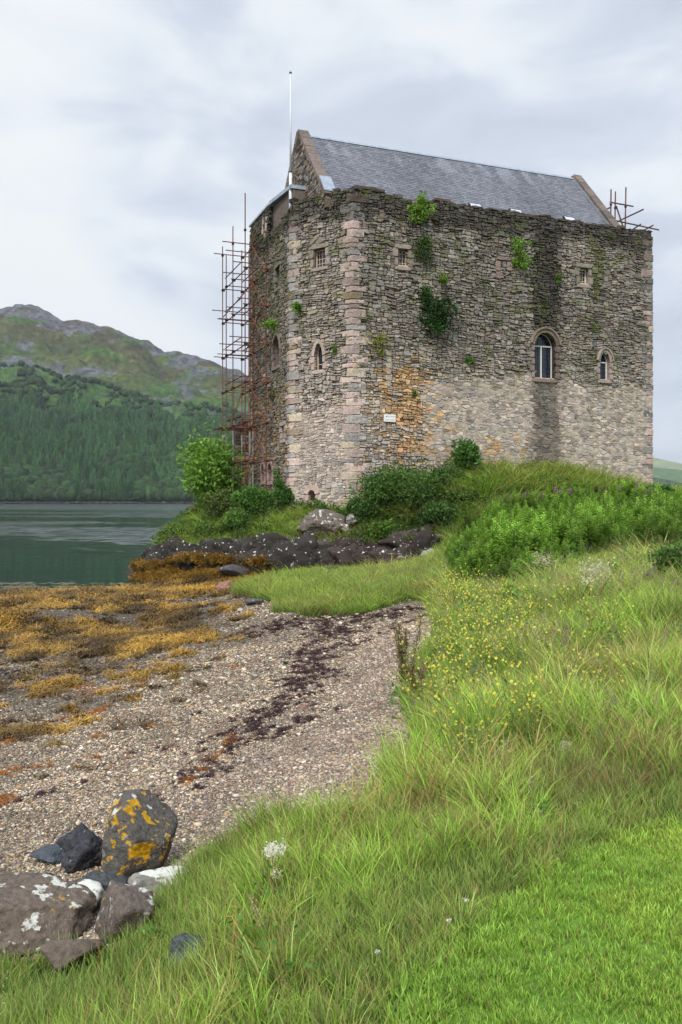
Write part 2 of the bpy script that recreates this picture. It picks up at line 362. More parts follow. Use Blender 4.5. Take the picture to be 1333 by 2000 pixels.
# ------------------------------------------------------------------ water
def mat_water():
    mt, n, l, p = newmat('loch_water')
    t = n.new('ShaderNodeTexCoord')
    mpp = n.new('ShaderNodeMapping'); mpp.inputs['Scale'].default_value = (.55, 1.3, 1); l.new(t.outputs['Object'], mpp.inputs[0])
    a = n.new('ShaderNodeTexNoise'); a.inputs['Scale'].default_value = .8; a.inputs['Detail'].default_value = 6; a.inputs['Roughness'].default_value = .6
    l.new(mpp.outputs[0], a.inputs['Vector'])
    # lanes of wind ripple between lanes of slack water
    mp2 = n.new('ShaderNodeMapping'); mp2.inputs['Scale'].default_value = (.006, .03, 1); mp2.inputs['Location'].default_value = (.3, .55, 0); mp2.inputs['Rotation'].default_value = (0, 0, R(3)); l.new(t.outputs['Object'], mp2.inputs[0])
    c = n.new('ShaderNodeTexNoise'); c.inputs['Scale'].default_value = 1.0; c.inputs['Detail'].default_value = 7; c.inputs['Roughness'].default_value = .62; c.inputs['Distortion'].default_value = .4
    l.new(mp2.outputs[0], c.inputs['Vector'])
    sp = n.new('ShaderNodeSeparateXYZ'); l.new(t.outputs['Object'], sp.inputs[0])
    def mm(op, a, b_=None, c_=None):
        q = n.new('ShaderNodeMath'); q.operation = op
        for i, v in enumerate([a, b_, c_]):
            if v is None: continue
            if isinstance(v, (int, float)): q.inputs[i].default_value = v
            else: l.new(v, q.inputs[i])
        return q.outputs[0]
    lg = mm('LOGARITHM', mm('MAXIMUM', sp.outputs['Y'], 5.0), 2.0)          # 30 m .. 800 m = 4.9 .. 9.6
    lg = mm('ADD', lg, mm('MULTIPLY', mm('DIVIDE', sp.outputs['X'], mm('MAXIMUM', sp.outputs['Y'], 5.0)), 1.2))
    lg = mm('ADD', lg, mm('MULTIPLY', mm('SUBTRACT', c.outputs[0], .5), 1.5))
    rr_ = n.new('ShaderNodeMapRange'); rr_.inputs['From Min'].default_value = 4.5; rr_.inputs['From Max'].default_value = 9.5; l.new(lg, rr_.inputs[0])
    cr_ = n.new('ShaderNodeValToRGB'); ee = cr_.color_ramp.elements; ee[0].position = 0; ee[0].color = (.0, .0, .0, 1); ee[1].position = 1; ee[1].color = (1, 1, 1, 1)
    for p_, v_ in ((.22, .0), (.28, .25), (.32, .03), (.35, .9), (.43, .8), (.47, .06), (.56, .03), (.61, .7), (.68, .35), (.76, 1.0)):
        q = ee.new(p_); q.color = (v_, v_, v_, 1)
    l.new(rr_.outputs[0], cr_.inputs[0])
    class _r: outputs = [cr_.outputs[0]]
    r = _r
    # wave facets: a slope drawn from noise, steeper in the wind lanes
    vs = n.new('ShaderNodeVectorMath'); vs.operation = 'SUBTRACT'; l.new(a.outputs['Color'], vs.inputs[0]); vs.inputs[1].default_value = (.5, .5, .5)
    vk = n.new('ShaderNodeVectorMath'); vk.operation = 'MULTIPLY'; l.new(vs.outputs[0], vk.inputs[0]); vk.inputs[1].default_value = (1.0, 1.6, 0)
    am = n.new('ShaderNodeMapRange'); am.inputs['To Min'].default_value = .05; am.inputs['To Max'].default_value = 1.25; l.new(r.outputs[0], am.inputs[0])
    vsc = n.new('ShaderNodeVectorMath'); vsc.operation = 'SCALE'; l.new(vk.outputs[0], vsc.inputs[0]); l.new(am.outputs[0], vsc.inputs['Scale'])
    va = n.new('ShaderNodeVectorMath'); va.operation = 'ADD'; l.new(vsc.outputs[0], va.inputs[0]); va.inputs[1].default_value = (0, 0, 1)
    vn = n.new('ShaderNodeVectorMath'); vn.operation = 'NORMALIZE'; l.new(va.outputs[0], vn.inputs[0]); l.new(vn.outputs[0], p.inputs['Normal'])
    p.inputs['Base Color'].default_value = (.006, .020, .022, 1); rgh = n.new('ShaderNodeMapRange'); rgh.inputs['To Min'].default_value = .03; rgh.inputs['To Max'].default_value = .20; l.new(cr_.outputs[0], rgh.inputs[0]); l.new(rgh.outputs[0], p.inputs['Roughness']); p.inputs['IOR'].default_value = 1.333
    return mt
me = mesh('loch_water', [(-7000, -300, 0), (7000, -300, 0), (7000, 7000, 0), (-7000, 7000, 0)], [(0, 1, 2, 3)], None, mat_water())
obj('water', me, kind='structure', label='dark calm loch with wind ripples')

# ------------------------------------------------------------------ far hill across the loch
def interp(x, pts): return np.interp(x, [p[0] for p in pts], [p[1] for p in pts])
SIL = [(-900, 700), (-500, 640), (-200, 585), (0, 602), (35, 594), (75, 600), (125, 629), (150, 625), (215, 640), (280, 668), (320, 692), (370, 692), (400, 704), (440, 720), (470, 727), (520, 760), (600, 800), (700, 850), (850, 930), (1000, 968), (1200, 974)]
YR = 1900.0
ang = np.linspace(-1500, 1150, 420); tt = np.r_[np.linspace(-.03, 1.0, 230), np.linspace(1.01, 1.6, 30)]
UA, TT, hf = grid(ang, tt)
def hill_shore(u): return 800 + 25 * np.sin(u / 130.0) + 12 * np.sin(u / 41.0)
def hill_point(u, t):
    y0 = hill_shore(u); y = y0 + (YR - y0) * t
    k = (u - U0) / F; x = k * y
    zr = (V0 - interp(u, SIL)) / F * YR + EYE
    g = np.where(t < 0, t * .6, np.where(t < 1, t ** 1.05, 1 - (t - 1) * .8))
    rel = fbm(x / 170, y / 170, 5, 5) - .5; rid = np.abs(fbm(x / 90 + 9, y / 60, 12, 5, .6) - .5)
    env = np.clip(t * 4, 0, 1) * np.clip((1.0 - t) * 5, 0.06, 1)
    z = zr * g + env * (rel * 95 - rid * 95 + 14)
    z += np.clip(t * 3, 0, 1) * sstep(.45, .8, t) * (fbm(x / 22, y / 22, 14, 4, .6) - .5) * 16 * np.clip(zr / 200, 0, 1)
    return x, y, z
hx, hy, hz = hill_point(UA, TT)
crag = fbm(hx / 60, hz / 28, 33, 4, .6); crag2 = fbm(hx / 11, hz / 7, 40, 3, .7)
topm = sstep(.62, .95, TT)
rockm = np.clip(sstep(.56, .64, crag + topm * .20 - .05 + (crag2 - .5) * .34), 0, 1) * sstep(.34, .5, TT)
heath = sstep(.40, .56, fbm(hx / 45, hz / 22, 51, 4)) * sstep(.45, .8, TT)
c0 = lin('3f5a2c')[None] * (.8 + .5 * fbm(hx / 20, hz / 12, 60, 4))[:, None]
c1 = lin('596636')[None]; m1 = sstep(.4, .65, fbm(hx / 80, hz / 40, 66, 3))[:, None] * sstep(.4, .7, TT)[:, None]
hc = c0 * (1 - m1) + c1 * m1
hc = hc * (1 - heath[:, None] * .8) + lin('4c3c38') * heath[:, None] * .8
rc = lin('64666c')[None] * (.05 + 1.5 * crag2)[:, None]
hc = hc * (1 - rockm[:, None]) + rc * rockm[:, None]
shore = sstep(.006, .0, TT)[:, None]; hc = hc * (1 - shore) + lin('3a342c') * shore
low_ = sstep(.36, .30, TT)[:, None]; hc = hc * (1 - low_ * .9 * (1 - shore)) + lin('22321c') * low_ * .9 * (1 - shore)
M_HILL = mat_attr('hill_heather_and_rock', .95, .10, .8, .8, .09, 3.0, .1)
hc = hc * .9
obj('hill', mesh('hill', np.c_[hx, hy, hz], hf, hc, M_HILL, True), kind='structure', label='craggy green hill across the loch')
# pale hills far away to the right
def far_ridge(name, Y, sil, col, depth, label, seed):
    us = np.linspace(sil[0][0], sil[-1][0], 160); ts = np.linspace(0, 1, 24)
    U_, T_, f_ = grid(us, ts)
    y = Y + T_ * depth; k = (U_ - U0) / F
    zt = (V0 - interp(U_, sil)) / F * (Y + depth) + EYE
    z = zt * T_ ** .8 + np.clip(T_ * (1 - T_) * 4, 0, 1) * (fbm(U_ / 40, T_ * 8, seed) - .5) * zt * .25 - 2 * (T_ == 0)
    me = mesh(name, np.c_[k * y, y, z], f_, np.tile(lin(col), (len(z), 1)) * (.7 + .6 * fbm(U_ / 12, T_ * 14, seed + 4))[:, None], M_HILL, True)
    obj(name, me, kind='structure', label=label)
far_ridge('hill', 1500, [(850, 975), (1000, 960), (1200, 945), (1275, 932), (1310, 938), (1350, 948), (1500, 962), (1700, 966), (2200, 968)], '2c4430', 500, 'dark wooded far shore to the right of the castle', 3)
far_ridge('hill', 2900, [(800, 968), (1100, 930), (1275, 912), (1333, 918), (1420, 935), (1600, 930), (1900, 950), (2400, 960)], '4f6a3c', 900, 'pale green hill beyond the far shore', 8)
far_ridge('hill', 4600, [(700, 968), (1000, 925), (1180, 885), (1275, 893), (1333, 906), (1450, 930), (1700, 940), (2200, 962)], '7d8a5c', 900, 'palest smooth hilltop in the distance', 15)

# ------------------------------------------------------------------ scatter
def scatter(name, protos, pts, rot, scale, tint, idx, label, kind='stuff', parent=None, cat=None):
    col = bpy.data.collections.new(name + '_protos')
    for i, me in enumerate(protos):
        col.objects.link(bpy.data.objects.new('%s_proto_%02d' % (name, i), me))
    pts = np.asarray(pts, np.float32); n = len(pts)
    me = bpy.data.meshes.new(name); me.vertices.add(n); me.vertices.foreach_set('co', pts.ravel())
    def fa(nm, ty, v, key='value'):
        a = me.attributes.new(nm, ty, 'POINT'); a.data.foreach_set(key, np.ascontiguousarray(v).ravel())
    fa('rot', 'FLOAT_VECTOR', np.asarray(rot, np.float32), 'vector')
    s = np.asarray(scale, np.float32); s = np.repeat(s[:, None], 3, 1) if s.ndim == 1 else s
    fa('scl', 'FLOAT_VECTOR', s, 'vector'); fa('tint', 'FLOAT_VECTOR', np.asarray(tint, np.float32), 'vector')
    fa('idx', 'INT', np.asarray(idx, np.int32))
    o = obj(name, me, label=label, kind=kind, parent=parent, cat=cat)
    g = bpy.data.node_groups.new(name + '_scatter', 'GeometryNodeTree')
    g.interface.new_socket('Geometry', in_out='INPUT', socket_type='NodeSocketGeometry')
    g.interface.new_socket('Geometry', in_out='OUTPUT', socket_type='NodeSocketGeometry')
    a = g.nodes.new('NodeGroupInput'); b = g.nodes.new('NodeGroupOutput'); ip = g.nodes.new('GeometryNodeInstanceOnPoints')
    ci = g.nodes.new('GeometryNodeCollectionInfo'); ci.inputs['Collection'].default_value = col
    ci.inputs['Separate Children'].default_value = True; ci.inputs['Reset Children'].default_value = True
    def na(nm, ty):
        x = g.nodes.new('GeometryNodeInputNamedAttribute'); x.data_type = ty; x.inputs['Name'].default_value = nm
        return [q for q in x.outputs if q.enabled and q.name == 'Attribute'][0]
    k = g.links.new
    k(a.outputs[0], ip.inputs['Points']); k(ci.outputs[0], ip.inputs['Instance'])
    ip.inputs['Pick Instance'].default_value = True
    k(na('idx', 'INT'), ip.inputs['Instance Index']); k(na('rot', 'FLOAT_VECTOR'), ip.inputs['Rotation']); k(na('scl', 'FLOAT_VECTOR'), ip.inputs['Scale'])
    k(ip.outputs[0], b.inputs[0])
    mo = o.modifiers.new('scatter', 'NODES'); mo.node_group = g
    return o
def zrot(n, tilt=0.0): return np.c_[rng.normal(0, tilt, n) if tilt else np.zeros(n), rng.normal(0, tilt, n) if tilt else np.zeros(n), rng.random(n) * 6.283]
def jit(n, a=.15): return 1 + (rng.random((n, 1)) - .5) * 2 * a + (rng.random((n, 3)) - .5) * a * .4

_ico = {}
def ico(sub):
    if sub not in _ico:
        b = bmesh.new(); bmesh.ops.create_icosphere(b, subdivisions=sub, radius=1.0)
        b.verts.ensure_lookup_table(); _ico[sub] = (np.array([v.co[:] for v in b.verts]), np.array([[v.index for v in f.verts] for f in b.faces])); b.free()
    return _ico[sub]
def leaves(P, size, aspect=.5, up=.3, col=None, var=.2, outward=None, tri=False):
    """one diamond leaf at every point"""
    n = len(P); d = rng.normal(0, 1, (n, 3)); d[:, 2] += up
    if outward is not None: d += outward * 1.2
    d /= np.linalg.norm(d, axis=1)[:, None]
    q = rng.normal(0, 1, (n, 3)); s = np.cross(d, q); s /= np.linalg.norm(s, axis=1)[:, None] + 1e-9
    sz = size * (.6 + .8 * rng.random(n))[:, None]
    V = np.stack([P - d * sz * .5, P + s * sz * aspect * .5, P + d * sz * .5, P - s * sz * aspect * .5], 1).reshape(-1, 3)
    Fq = np.arange(4 * n).reshape(n, 4)
    c = np.repeat(np.asarray(col) * (1 + (rng.random((n, 1)) - .5) * 2 * var) * (1 + (rng.random((n, 3)) - .5) * var * .5), 4, 0)
    return V, Fq, c

# --- woodland on the far slope
def conifer(seed, tiers=9, k=9):
    r = np.random.default_rng(seed); mb = MB(); c = lin('466a40')
    mb.tube([(0, 0, 0), (0, 0, .3)], .02, 5, lin('4b4038'))
    for i in range(tiers):
        z0 = .12 + .8 * i / tiers; rr = (.24 * (1 - i / tiers) ** .8 + .015); V = [(0, 0, z0 + .17)]
        for j in range(2 * k):
            a = 2 * math.pi * j / (2 * k) + r.random() * .3; q = rr * ((1 if j % 2 else .55) + r.random() * .25)
            V.append((q * math.cos(a), q * math.sin(a), z0 - r.random() * .03))
        cc = np.array([c * 1.25] + [c * (.35 + .6 * r.random()) for _ in range(2 * k)])  # light tier tops and darker rims paint shaded gaps into the foliage
        mb.add(V, [[0, j + 1, (j + 1) % (2 * k) + 1] for j in range(2 * k)], cc)
    return mb.mesh('conifer', M_TREEI)
M_TREEI = mat_leaf('far_tree_foliage', True, .1, .8)
def broad(seed):
    v, f = ico(3); r = np.random.default_rng(seed); o = r.random(3) * 50
    rad = .5 * (.62 + .75 * fbm(v[:, 0] * 2.2 + o[0], v[:, 1] * 2.2 + v[:, 2] * 1.9 + o[1], 4, 3, .7))
    p = v * rad[:, None] * (1.0, 1.0, .95); p[:, 2] += .42
    c = lin('38562b')[None] * (.12 + 1.0 * fbm(v[:, 0] * 5 + o[2], v[:, 1] * 5 + v[:, 2] * 5, 9, 3))[:, None]
    return mesh('broadleaf_crown', p, f, c, M_TREEI)
protos = [conifer(i) for i in range(3)] + [broad(i + 20) for i in range(3)]
n = 30000
uu = rng.uniform(-420, 760, n); t_ = rng.random(n) ** 1.0 * .50
edge = .33 + .09 * (fbm(uu / 60, t_ * 10, 70) - .5) * 2 - .05 * sstep(350, 500, uu) + .02 * sstep(60, -100, uu)
px, py, pz = hill_point(uu, np.maximum(t_, .008))
keep = (t_ < edge) | ((rng.random(n) < .6) & (fbm(px / 40, py / 40, 81) > .50) & (t_ < .50)) | ((uu > 330) & (t_ < .36) & (rng.random(n) < .3))
broadm = (fbm(px / 70, py / 70, 90) * .5 + .5 * fbm(px / 25, py / 25, 95) + sstep(.16, .0, t_) * .22 + sstep(edge - .01, edge + .01, t_) * .5) > .63
keep &= rng.random(n) < np.where(broadm, .55, .95)
px, py, pz, broadm, tk = px[keep], py[keep], pz[keep], broadm[keep], t_[keep]; n = len(px)
sc_t = np.where(t_[keep] > edge[keep], rng.uniform(5, 11, n), 1) * np.where(t_[keep] > edge[keep], 1, 0) + np.where(t_[keep] > edge[keep], 0, 1) * np.where(broadm, rng.uniform(9, 15, n), rng.uniform(12, 22, n))
sc3 = np.c_[sc_t, sc_t, sc_t]
tv = (.5 + .9 * fbm(px / 60, py / 60, 99))[:, None] * jit(n, .45) * np.where(broadm[:, None], np.array([[1.0, 1.05, .9]]), np.array([[.95, 1.0, .88]]))
scatter('forest', protos, np.c_[px, py, pz - 1], zrot(n), sc3, tv, np.where(broadm, rng.integers(3, 6, n), rng.integers(0, 3, n)), 'dark spruce and broadleaf wood covering the far hillside')
# boulders on the far shoreline
v_, f_ = ico(1)
n = 420; uu = rng.uniform(-300, 700, n); hxx, hyy, hzz = hill_point(uu, np.full(n, .0005))
scatter('shoreline_rocks', [mesh('shore_rock', v_ * (1, .8, .6), f_, None, M_PEB)], np.c_[hxx, hyy - rng.random(n) * 5, .3 + rng.random(n) * .6], zrot(n, .3), rng.uniform(.6, 2.6, n), lin('3c3833')[None] * jit(n, .4), np.zeros(n), 'line of boulders along the far shore')

# ------------------------------------------------------------------ castle
A2 = np.array([.9328, .3604]); NI = np.array([-.3604, .9328])          # along the long wall; inward
P1 = np.array([.65, 46.7]); PB = np.array([-2.9, 49.1]); PC = PB + NI * 8.6
P1E = P1 + A2 * 20.2
ZT = 21.1; ZB = 2.6
def unit(a): return a / np.linalg.norm(a)
FACES = {'A': (P1, A2, -NI, 20.2), 'B': (PB, unit(P1 - PB), None, np.linalg.norm(P1 - PB)), 'C': (PC, -NI, -A2, 8.6)}
bdir = FACES['B'][1]; FACES['B'] = (PB, bdir, np.array([bdir[1], -bdir[0]]), FACES['B'][3])
def W(face, s, z, d=0.0):
    o, a, nn, _ = FACES[face]
    s = np.asarray(s, float); z = np.asarray(z, float)
    xy = o + s[..., None] * a + (np.asarray(d, float)[..., None] if np.ndim(d) else d) * nn
    return np.concatenate([xy, z[..., None]], -1)
def UV2(face, u, v):
    """where the ray through a pixel of the photograph meets that wall"""
    o, a, nn, _ = FACES[face]; k = (u - U0) / F
    s = (k * o[1] - o[0]) / (a[0] - k * a[1]); Y = o[1] + a[1] * s
    return float(s), float(EYE + (V0 - v) * Y / F)
def topz(face, s):
    s = np.asarray(s, float)
    if face == 'A':
        z = ZT + .10 * (fbm(s * 1.7, s * 0, 3) - .5) * 2 + .10 * sstep(2.6, .5, s) - .22 * np.exp(-((s - 3.9) / .9) ** 2) + .28 * np.exp(-((s - .35) / .4) ** 2) * 0
        return z
    if face == 'B': return ZT + .12 + .22 * (fbm(s * 2.2, s * 0, 5) - .5) * 2
    return np.where(s > 4.46, ZT - .1 + .35 * (fbm(s * 1.3, s * 0, 9) - .5) * 2 - .12 * (8.6 - s), 22.3)

# openings: outline in wall coordinates
def rect(s0, z0, s1, z1): return [(s0, z0), (s1, z0), (s1, z1), (s0, z1)]
def lancet(s0, z0, s1, z1, rise, k=6):
    """flat sides, pointed head"""
    w = s1 - s0; zs = z1 - rise; P = [(s0, z0), (s1, z0)]
    for i in range(k + 1):
        t = i / k; P.append((s1 - w / 2 * (t ** 1.6), zs + rise * math.sin(t * math.pi / 2)))
    for i in range(k - 1, -1, -1):
        t = i / k; P.append((s0 + w / 2 * (t ** 1.6), zs + rise * math.sin(t * math.pi / 2)))
    return P
def box_uv(face, u0, v0, u1, v1):
    a = UV2(face, u0, v1); b = UV2(face, u1, v0); m_ = UV2(face, (u0 + u1) / 2, v1)[1], UV2(face, (u0 + u1) / 2, v0)[1]
    return a[0], m_[0], b[0], m_[1]
OPEN = []
def add_open(face, kind, uv, rise=.3, depth=.42, surround=.26, glaze=True, label=None, col='bfaaa0'):
    s0, z0, s1, z1 = box_uv(face, *uv)
    P = rect(s0, z0, s1, z1) if kind == 'rect' else lancet(s0, z0, s1, z1, rise)
    OPEN.append(dict(face=face, kind=kind, P=np.array(P), b=(s0, z0, s1, z1), depth=depth, sur=surround, glaze=glaze, label=label, rise=rise, col=col))
add_open('A', 'rect', (777, 487, 797, 521), depth=.30, surround=.22, col='a5978d', label='small square window high on the left of the long wall')
add_open('A', 'rect', (1131, 524, 1149, 556), depth=.30, surround=.24, col='a5978d', label='small square window high on the right of the long wall')
add_open('A', 'lancet', (1043, 650, 1085, 740), rise=.75, depth=.45, surround=.22, col='9a897e', label='large pointed window with a pale mullion and leaded lights')
add_open('A', 'lancet', (1171, 688, 1190, 742), rise=.6, depth=.30, surround=.18, col='b3a298', label='narrow lancet window near the right corner')
add_open('B', 'rect', (614, 486, 637, 522), depth=.30, surround=.24, col='a5978d', label='small square window high on the narrow wall')
add_open('B', 'lancet', (616, 671, 632, 723), rise=.7, depth=.32, surround=.22, label='narrow lancet window of the narrow wall', col='b9a79d')
add_open('B', 'lancet', (604, 957, 618, 980), rise=.25, depth=.8, surround=.30, glaze=False)
add_open('C', 'lancet', (535, 655, 549, 715), rise=1.0, depth=.45, surround=.16, glaze=False, col='8f817a')
add_open('C', 'rect', (540, 523, 549, 562), depth=.6, surround=.18, glaze=False, col='8c8580')
add_open('C', 'rect', (552, 832, 558, 858), depth=.6, surround=.26, glaze=False, col='b5a49b')
add_open('C', 'lancet', (526, 905, 534, 940), rise=.5, depth=.3, surround=.2, glaze=False, col='b89f98')
add_open('C', 'lancet', (513, 905, 519, 940), rise=.5, depth=.3, surround=.2, glaze=False, col='b89f98')
def in_open(face, s, z, grow=0.0):
    r = np.zeros(len(s), bool)
    for o in OPEN:
        if o['face'] != face: continue
        c = o['P'].mean(0); P = o['P']
        if grow:
            d = P - c; P = c + d * (1 + grow / (np.abs(d).max(0) + 1e-6))
        r |= inside(P, s, z)
    return r

# colours of the rubble: what stone, what lichen, what stain
PAL = {k: lin(v) for k, v in dict(grey='7d7a78', lgrey='a09c98', blue='747c82', dgrey='56524f', pink='a8948c', lpink='c0aca3', tan='9c8a72', ochre='a97f3e', orange='b87c3a', green='727562', brown='6b5a4c', cream='b9ac98').items()}
def stain(face, s, z):
    """(darkening 0..1, moss 0..1) of the weathered surface"""
    s = np.asarray(s, float); z = np.asarray(z, float)
    nn = fbm(s * .9, z * .9, 41, 4); n2 = fbm(s * 2.6, z * 1.6, 47, 3)
    d = sstep(19.3, 20.5, z + (nn - .5) * 1.6) * .80 + sstep(11.0, 14.5, z + (nn - .5) * 4) * (.30 if face == 'A' else .18)
    d = np.clip(d + (nn - .5) * .5 * sstep(11, 14, z), 0, .92)
    mo = sstep(.58, .74, n2) * sstep(9.5, 14.5, z + (nn - .5) * 5) * .7
    if face == 'A':
        mo = mo * (1 - .6 * sstep(10.9, 11.5, s) * sstep(13.9, 13.2, s))
        run = sstep(11.1, 11.7, s + (n2 - .5) * .5) * sstep(13.7, 13.0, s + (n2 - .5) * .5)
        run *= (.85 + .4 * nn)
        run *= np.where((z > 11.2) & (z < 14.3), .45 + .55 * sstep(12.5, 13.0, s), 1)
        d = np.maximum(d, run * np.where(z < 11.3, .74, 1.0)); mo = np.maximum(mo, run * sstep(.58, .70, n2) * sstep(10, 16, z) * .35)
        run2 = np.exp(-((s - 16.0 + (nn - .5)) / .65) ** 2) * sstep(9, 15.5, z) * sstep(21, 19, z)
        d = np.maximum(d, run2 * .62); mo = np.maximum(mo, run2 * sstep(.4, .6, n2) * .9)
        run3 = np.exp(-((s - 8.2 + (nn - .5) * 2) / 1.7) ** 2) * sstep(13.2, 14.5, z) * sstep(18, 16.5, z)
        d = np.maximum(d, run3 * .5)
    if face == 'C':
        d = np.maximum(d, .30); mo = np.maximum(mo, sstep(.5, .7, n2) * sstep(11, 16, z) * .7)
        run = np.exp(-((s - 6.4 + (nn - .5) * .5) / .35) ** 2) * sstep(8, 12, z); mo = np.maximum(mo, run * .7)
    return np.clip(d, 0, 1), np.clip(mo, 0, 1)
def tint_wall(c, face, s, z, k=1.0):
    d, mo = stain(face, s, z)
    c = c * (1 - .80 * d[:, None] * k) + lin('1e1b18') * .25 * d[:, None]
    d = d * 1.0
    mc = np.where((fbm(s * 4, z * 4, 77) > .52)[:, None], lin('66702a'), lin('4a5a22'))
    return c * (1 - mo[:, None] * .75 * k) + mc * mo[:, None] * .75 * k
def flush(face, s, z):
    """1 where lime mortar stands flush with the stones (the lower, repointed wall)"""
    nn = fbm(s * .5, z * .5, 61, 3)
    if face == 'A':
        f = sstep(12.0, 10.4, z + (nn - .5) * 2.4 + (fbm(s * 2, z * 2, 63) - .5) * 1.2) * sstep(3.0, 5.0, s + (nn - .5) * 2.2)
        f = np.maximum(f, sstep(10.9, 9.5, z) * .5 * sstep(3.5, .5, s))
        f *= 1 - .7 * sstep(7.2, 6.2, z + (nn - .5)) * sstep(9.5, 6.5, s)
        return f
    if face == 'B': return sstep(10.5, 8.8, z + (nn - .5) * 3) * .8
    return 0.15 + 0 * s
def stone_colour(face, s, z, r):
    P = PAL
    if face == 'A':
        oz = math.exp(-((s - 2.9 - .18 * (11 - z)) / 1.7) ** 2) * float(sstep(5.0, 6.0, z) * sstep(12.6, 11.2, z))
        oz = max(oz, .7 * math.exp(-((z - 7.4) / .45) ** 2) * (1 if 8 < s < 11.2 else 0))
        if r.random() < oz * .8 * float(sstep(.3, .62, fbm(np.array([s * 1.1]), np.array([z * 1.1]), 207)[0])) * 1.3: c = (P['ochre'] * r.uniform(.9, 1.5) if r.random() < .8 else P['orange'] * 1.2)
        elif z < 11.2: c = P[r.choice(['grey', 'lgrey', 'tan', 'cream', 'lpink', 'lgrey', 'pink', 'blue', 'brown', 'grey'])]
        else: c = P[r.choice(['grey', 'lgrey', 'blue', 'green', 'tan', 'grey', 'dgrey', 'brown', 'lgrey', 'pink'])]
        if z < 6.8 and s < 10: c = P[r.choice(['grey', 'blue', 'lgrey', 'dgrey', 'ochre'])]
    elif face == 'B':
        c = P[r.choice(['grey', 'lgrey', 'blue', 'tan', 'lpink', 'pink', 'lgrey', 'cream', 'grey'])] if z < 12 else P[r.choice(['grey', 'green', 'blue', 'tan', 'lgrey', 'brown', 'pink'])]
    else:
        c = P[r.choice(['grey', 'tan', 'ochre', 'brown', 'lgrey', 'ochre', 'blue'])] if z < 11 else P[r.choice(['grey', 'brown', 'lgrey', 'dgrey', 'tan', 'blue', 'green'])]
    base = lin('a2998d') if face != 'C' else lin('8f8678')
    if face == 'A' and z < 11.2: base = lin('b3a89c')
    if face == 'B' and z < 10: base = lin('b5a9a0')
    k = .42 if c[0] > c[2] * 2.2 else .58
    return (c * (1 - k) + base * k) * r.uniform(.66, 1.36) * 1.12
class NR:
    def __init__(s, seed): s.r = random.Random(seed)
    def random(s): return s.r.random()
    def uniform(s, a, b): return s.r.uniform(a, b)
    def choice(s, l): return s.r.choice(l)
RR = NR(11)

castle = obj('castle_tower', None, loc=(0, 0, 0), label='ruined rubble stone castle keep with slate roof standing on a grassy rock', cat='castle')

def rubble(face, s0, s1, z0, ztop, skip=0.0):
    """irregular coursed stones from a Voronoi diagram of jittered courses"""
    seeds = []; z = z0
    while z < 22.6:
        h = RR.uniform(.11, .26); s = s0 - RR.uniform(0, .4)
        while s < s1 + .4:
            w_ = (RR.uniform(.18, .42) if RR.random() < .6 else RR.uniform(.4, .75)) * (1.0 if h > .17 else 1.15)
            if RR.random() < .30 and h > .16:
                seeds.append((s + w_ / 2 + RR.uniform(-.06, .06), z + h * .22)); seeds.append((s + w_ / 2 + RR.uniform(-.08, .08), z + h * .80))
                if RR.random() < .5: seeds.append((s + w_ * .1, z + h * .75))
            else: seeds.append((s + w_ / 2, z + h / 2 + RR.uniform(-.35, .35) * h))
            s += w_
        z += h
    S = np.array(seeds); AN = np.array([1.0, 2.0]); Q = S * AN
    order = np.argsort(Q[:, 0]); Q = Q[order]; S = S[order]
    res = []
    for i in range(len(Q)):
        lo = np.searchsorted(Q[:, 0], Q[i, 0] - 1.5); hi = np.searchsorted(Q[:, 0], Q[i, 0] + 1.5)
        D = Q[lo:hi] - Q[i]; d2 = (D ** 2).sum(1); near = D[np.argsort(d2)[1:13]]
        p = [(-1.2, -1.2), (1.2, -1.2), (1.2, 1.2), (-1.2, 1.2)]
        for (a, b) in near:
            c = (a * a + b * b) / 2; q = []
            for j in range(len(p)):
                x0, y0 = p[j]; x1, y1 = p[(j + 1) % len(p)]; e0 = x0 * a + y0 * b - c; e1 = x1 * a + y1 * b - c
                if e0 <= 0: q.append((x0, y0))
                if (e0 < 0) != (e1 < 0):
                    t = e0 / (e0 - e1); q.append((x0 + (x1 - x0) * t, y0 + (y1 - y0) * t))
            p = q
            if len(p) < 3: break
        if len(p) < 3: continue
        p = (np.array(p) + Q[i]) / AN
        c = p.mean(0)
        if c[0] < s0 - .02 or c[0] > s1 + .02 or c[1] < z0: continue
        if c[1] > ztop(c[0]) - .02: continue
        p[:, 0] = np.clip(p[:, 0], s0, s1)
        ext = p.max(0) - p.min(0)
        if min(ext) < .04: continue
        sk = RR.uniform(-.05, .05); p[:, 1] += (p[:, 0] - c[0]) * sk
        p = c + (p - c) * (1 - np.minimum(.45, (RR.uniform(.010, .026) if RR.random() < .72 else RR.uniform(.035, .07)) / ext))
        res.append(p)
    return res
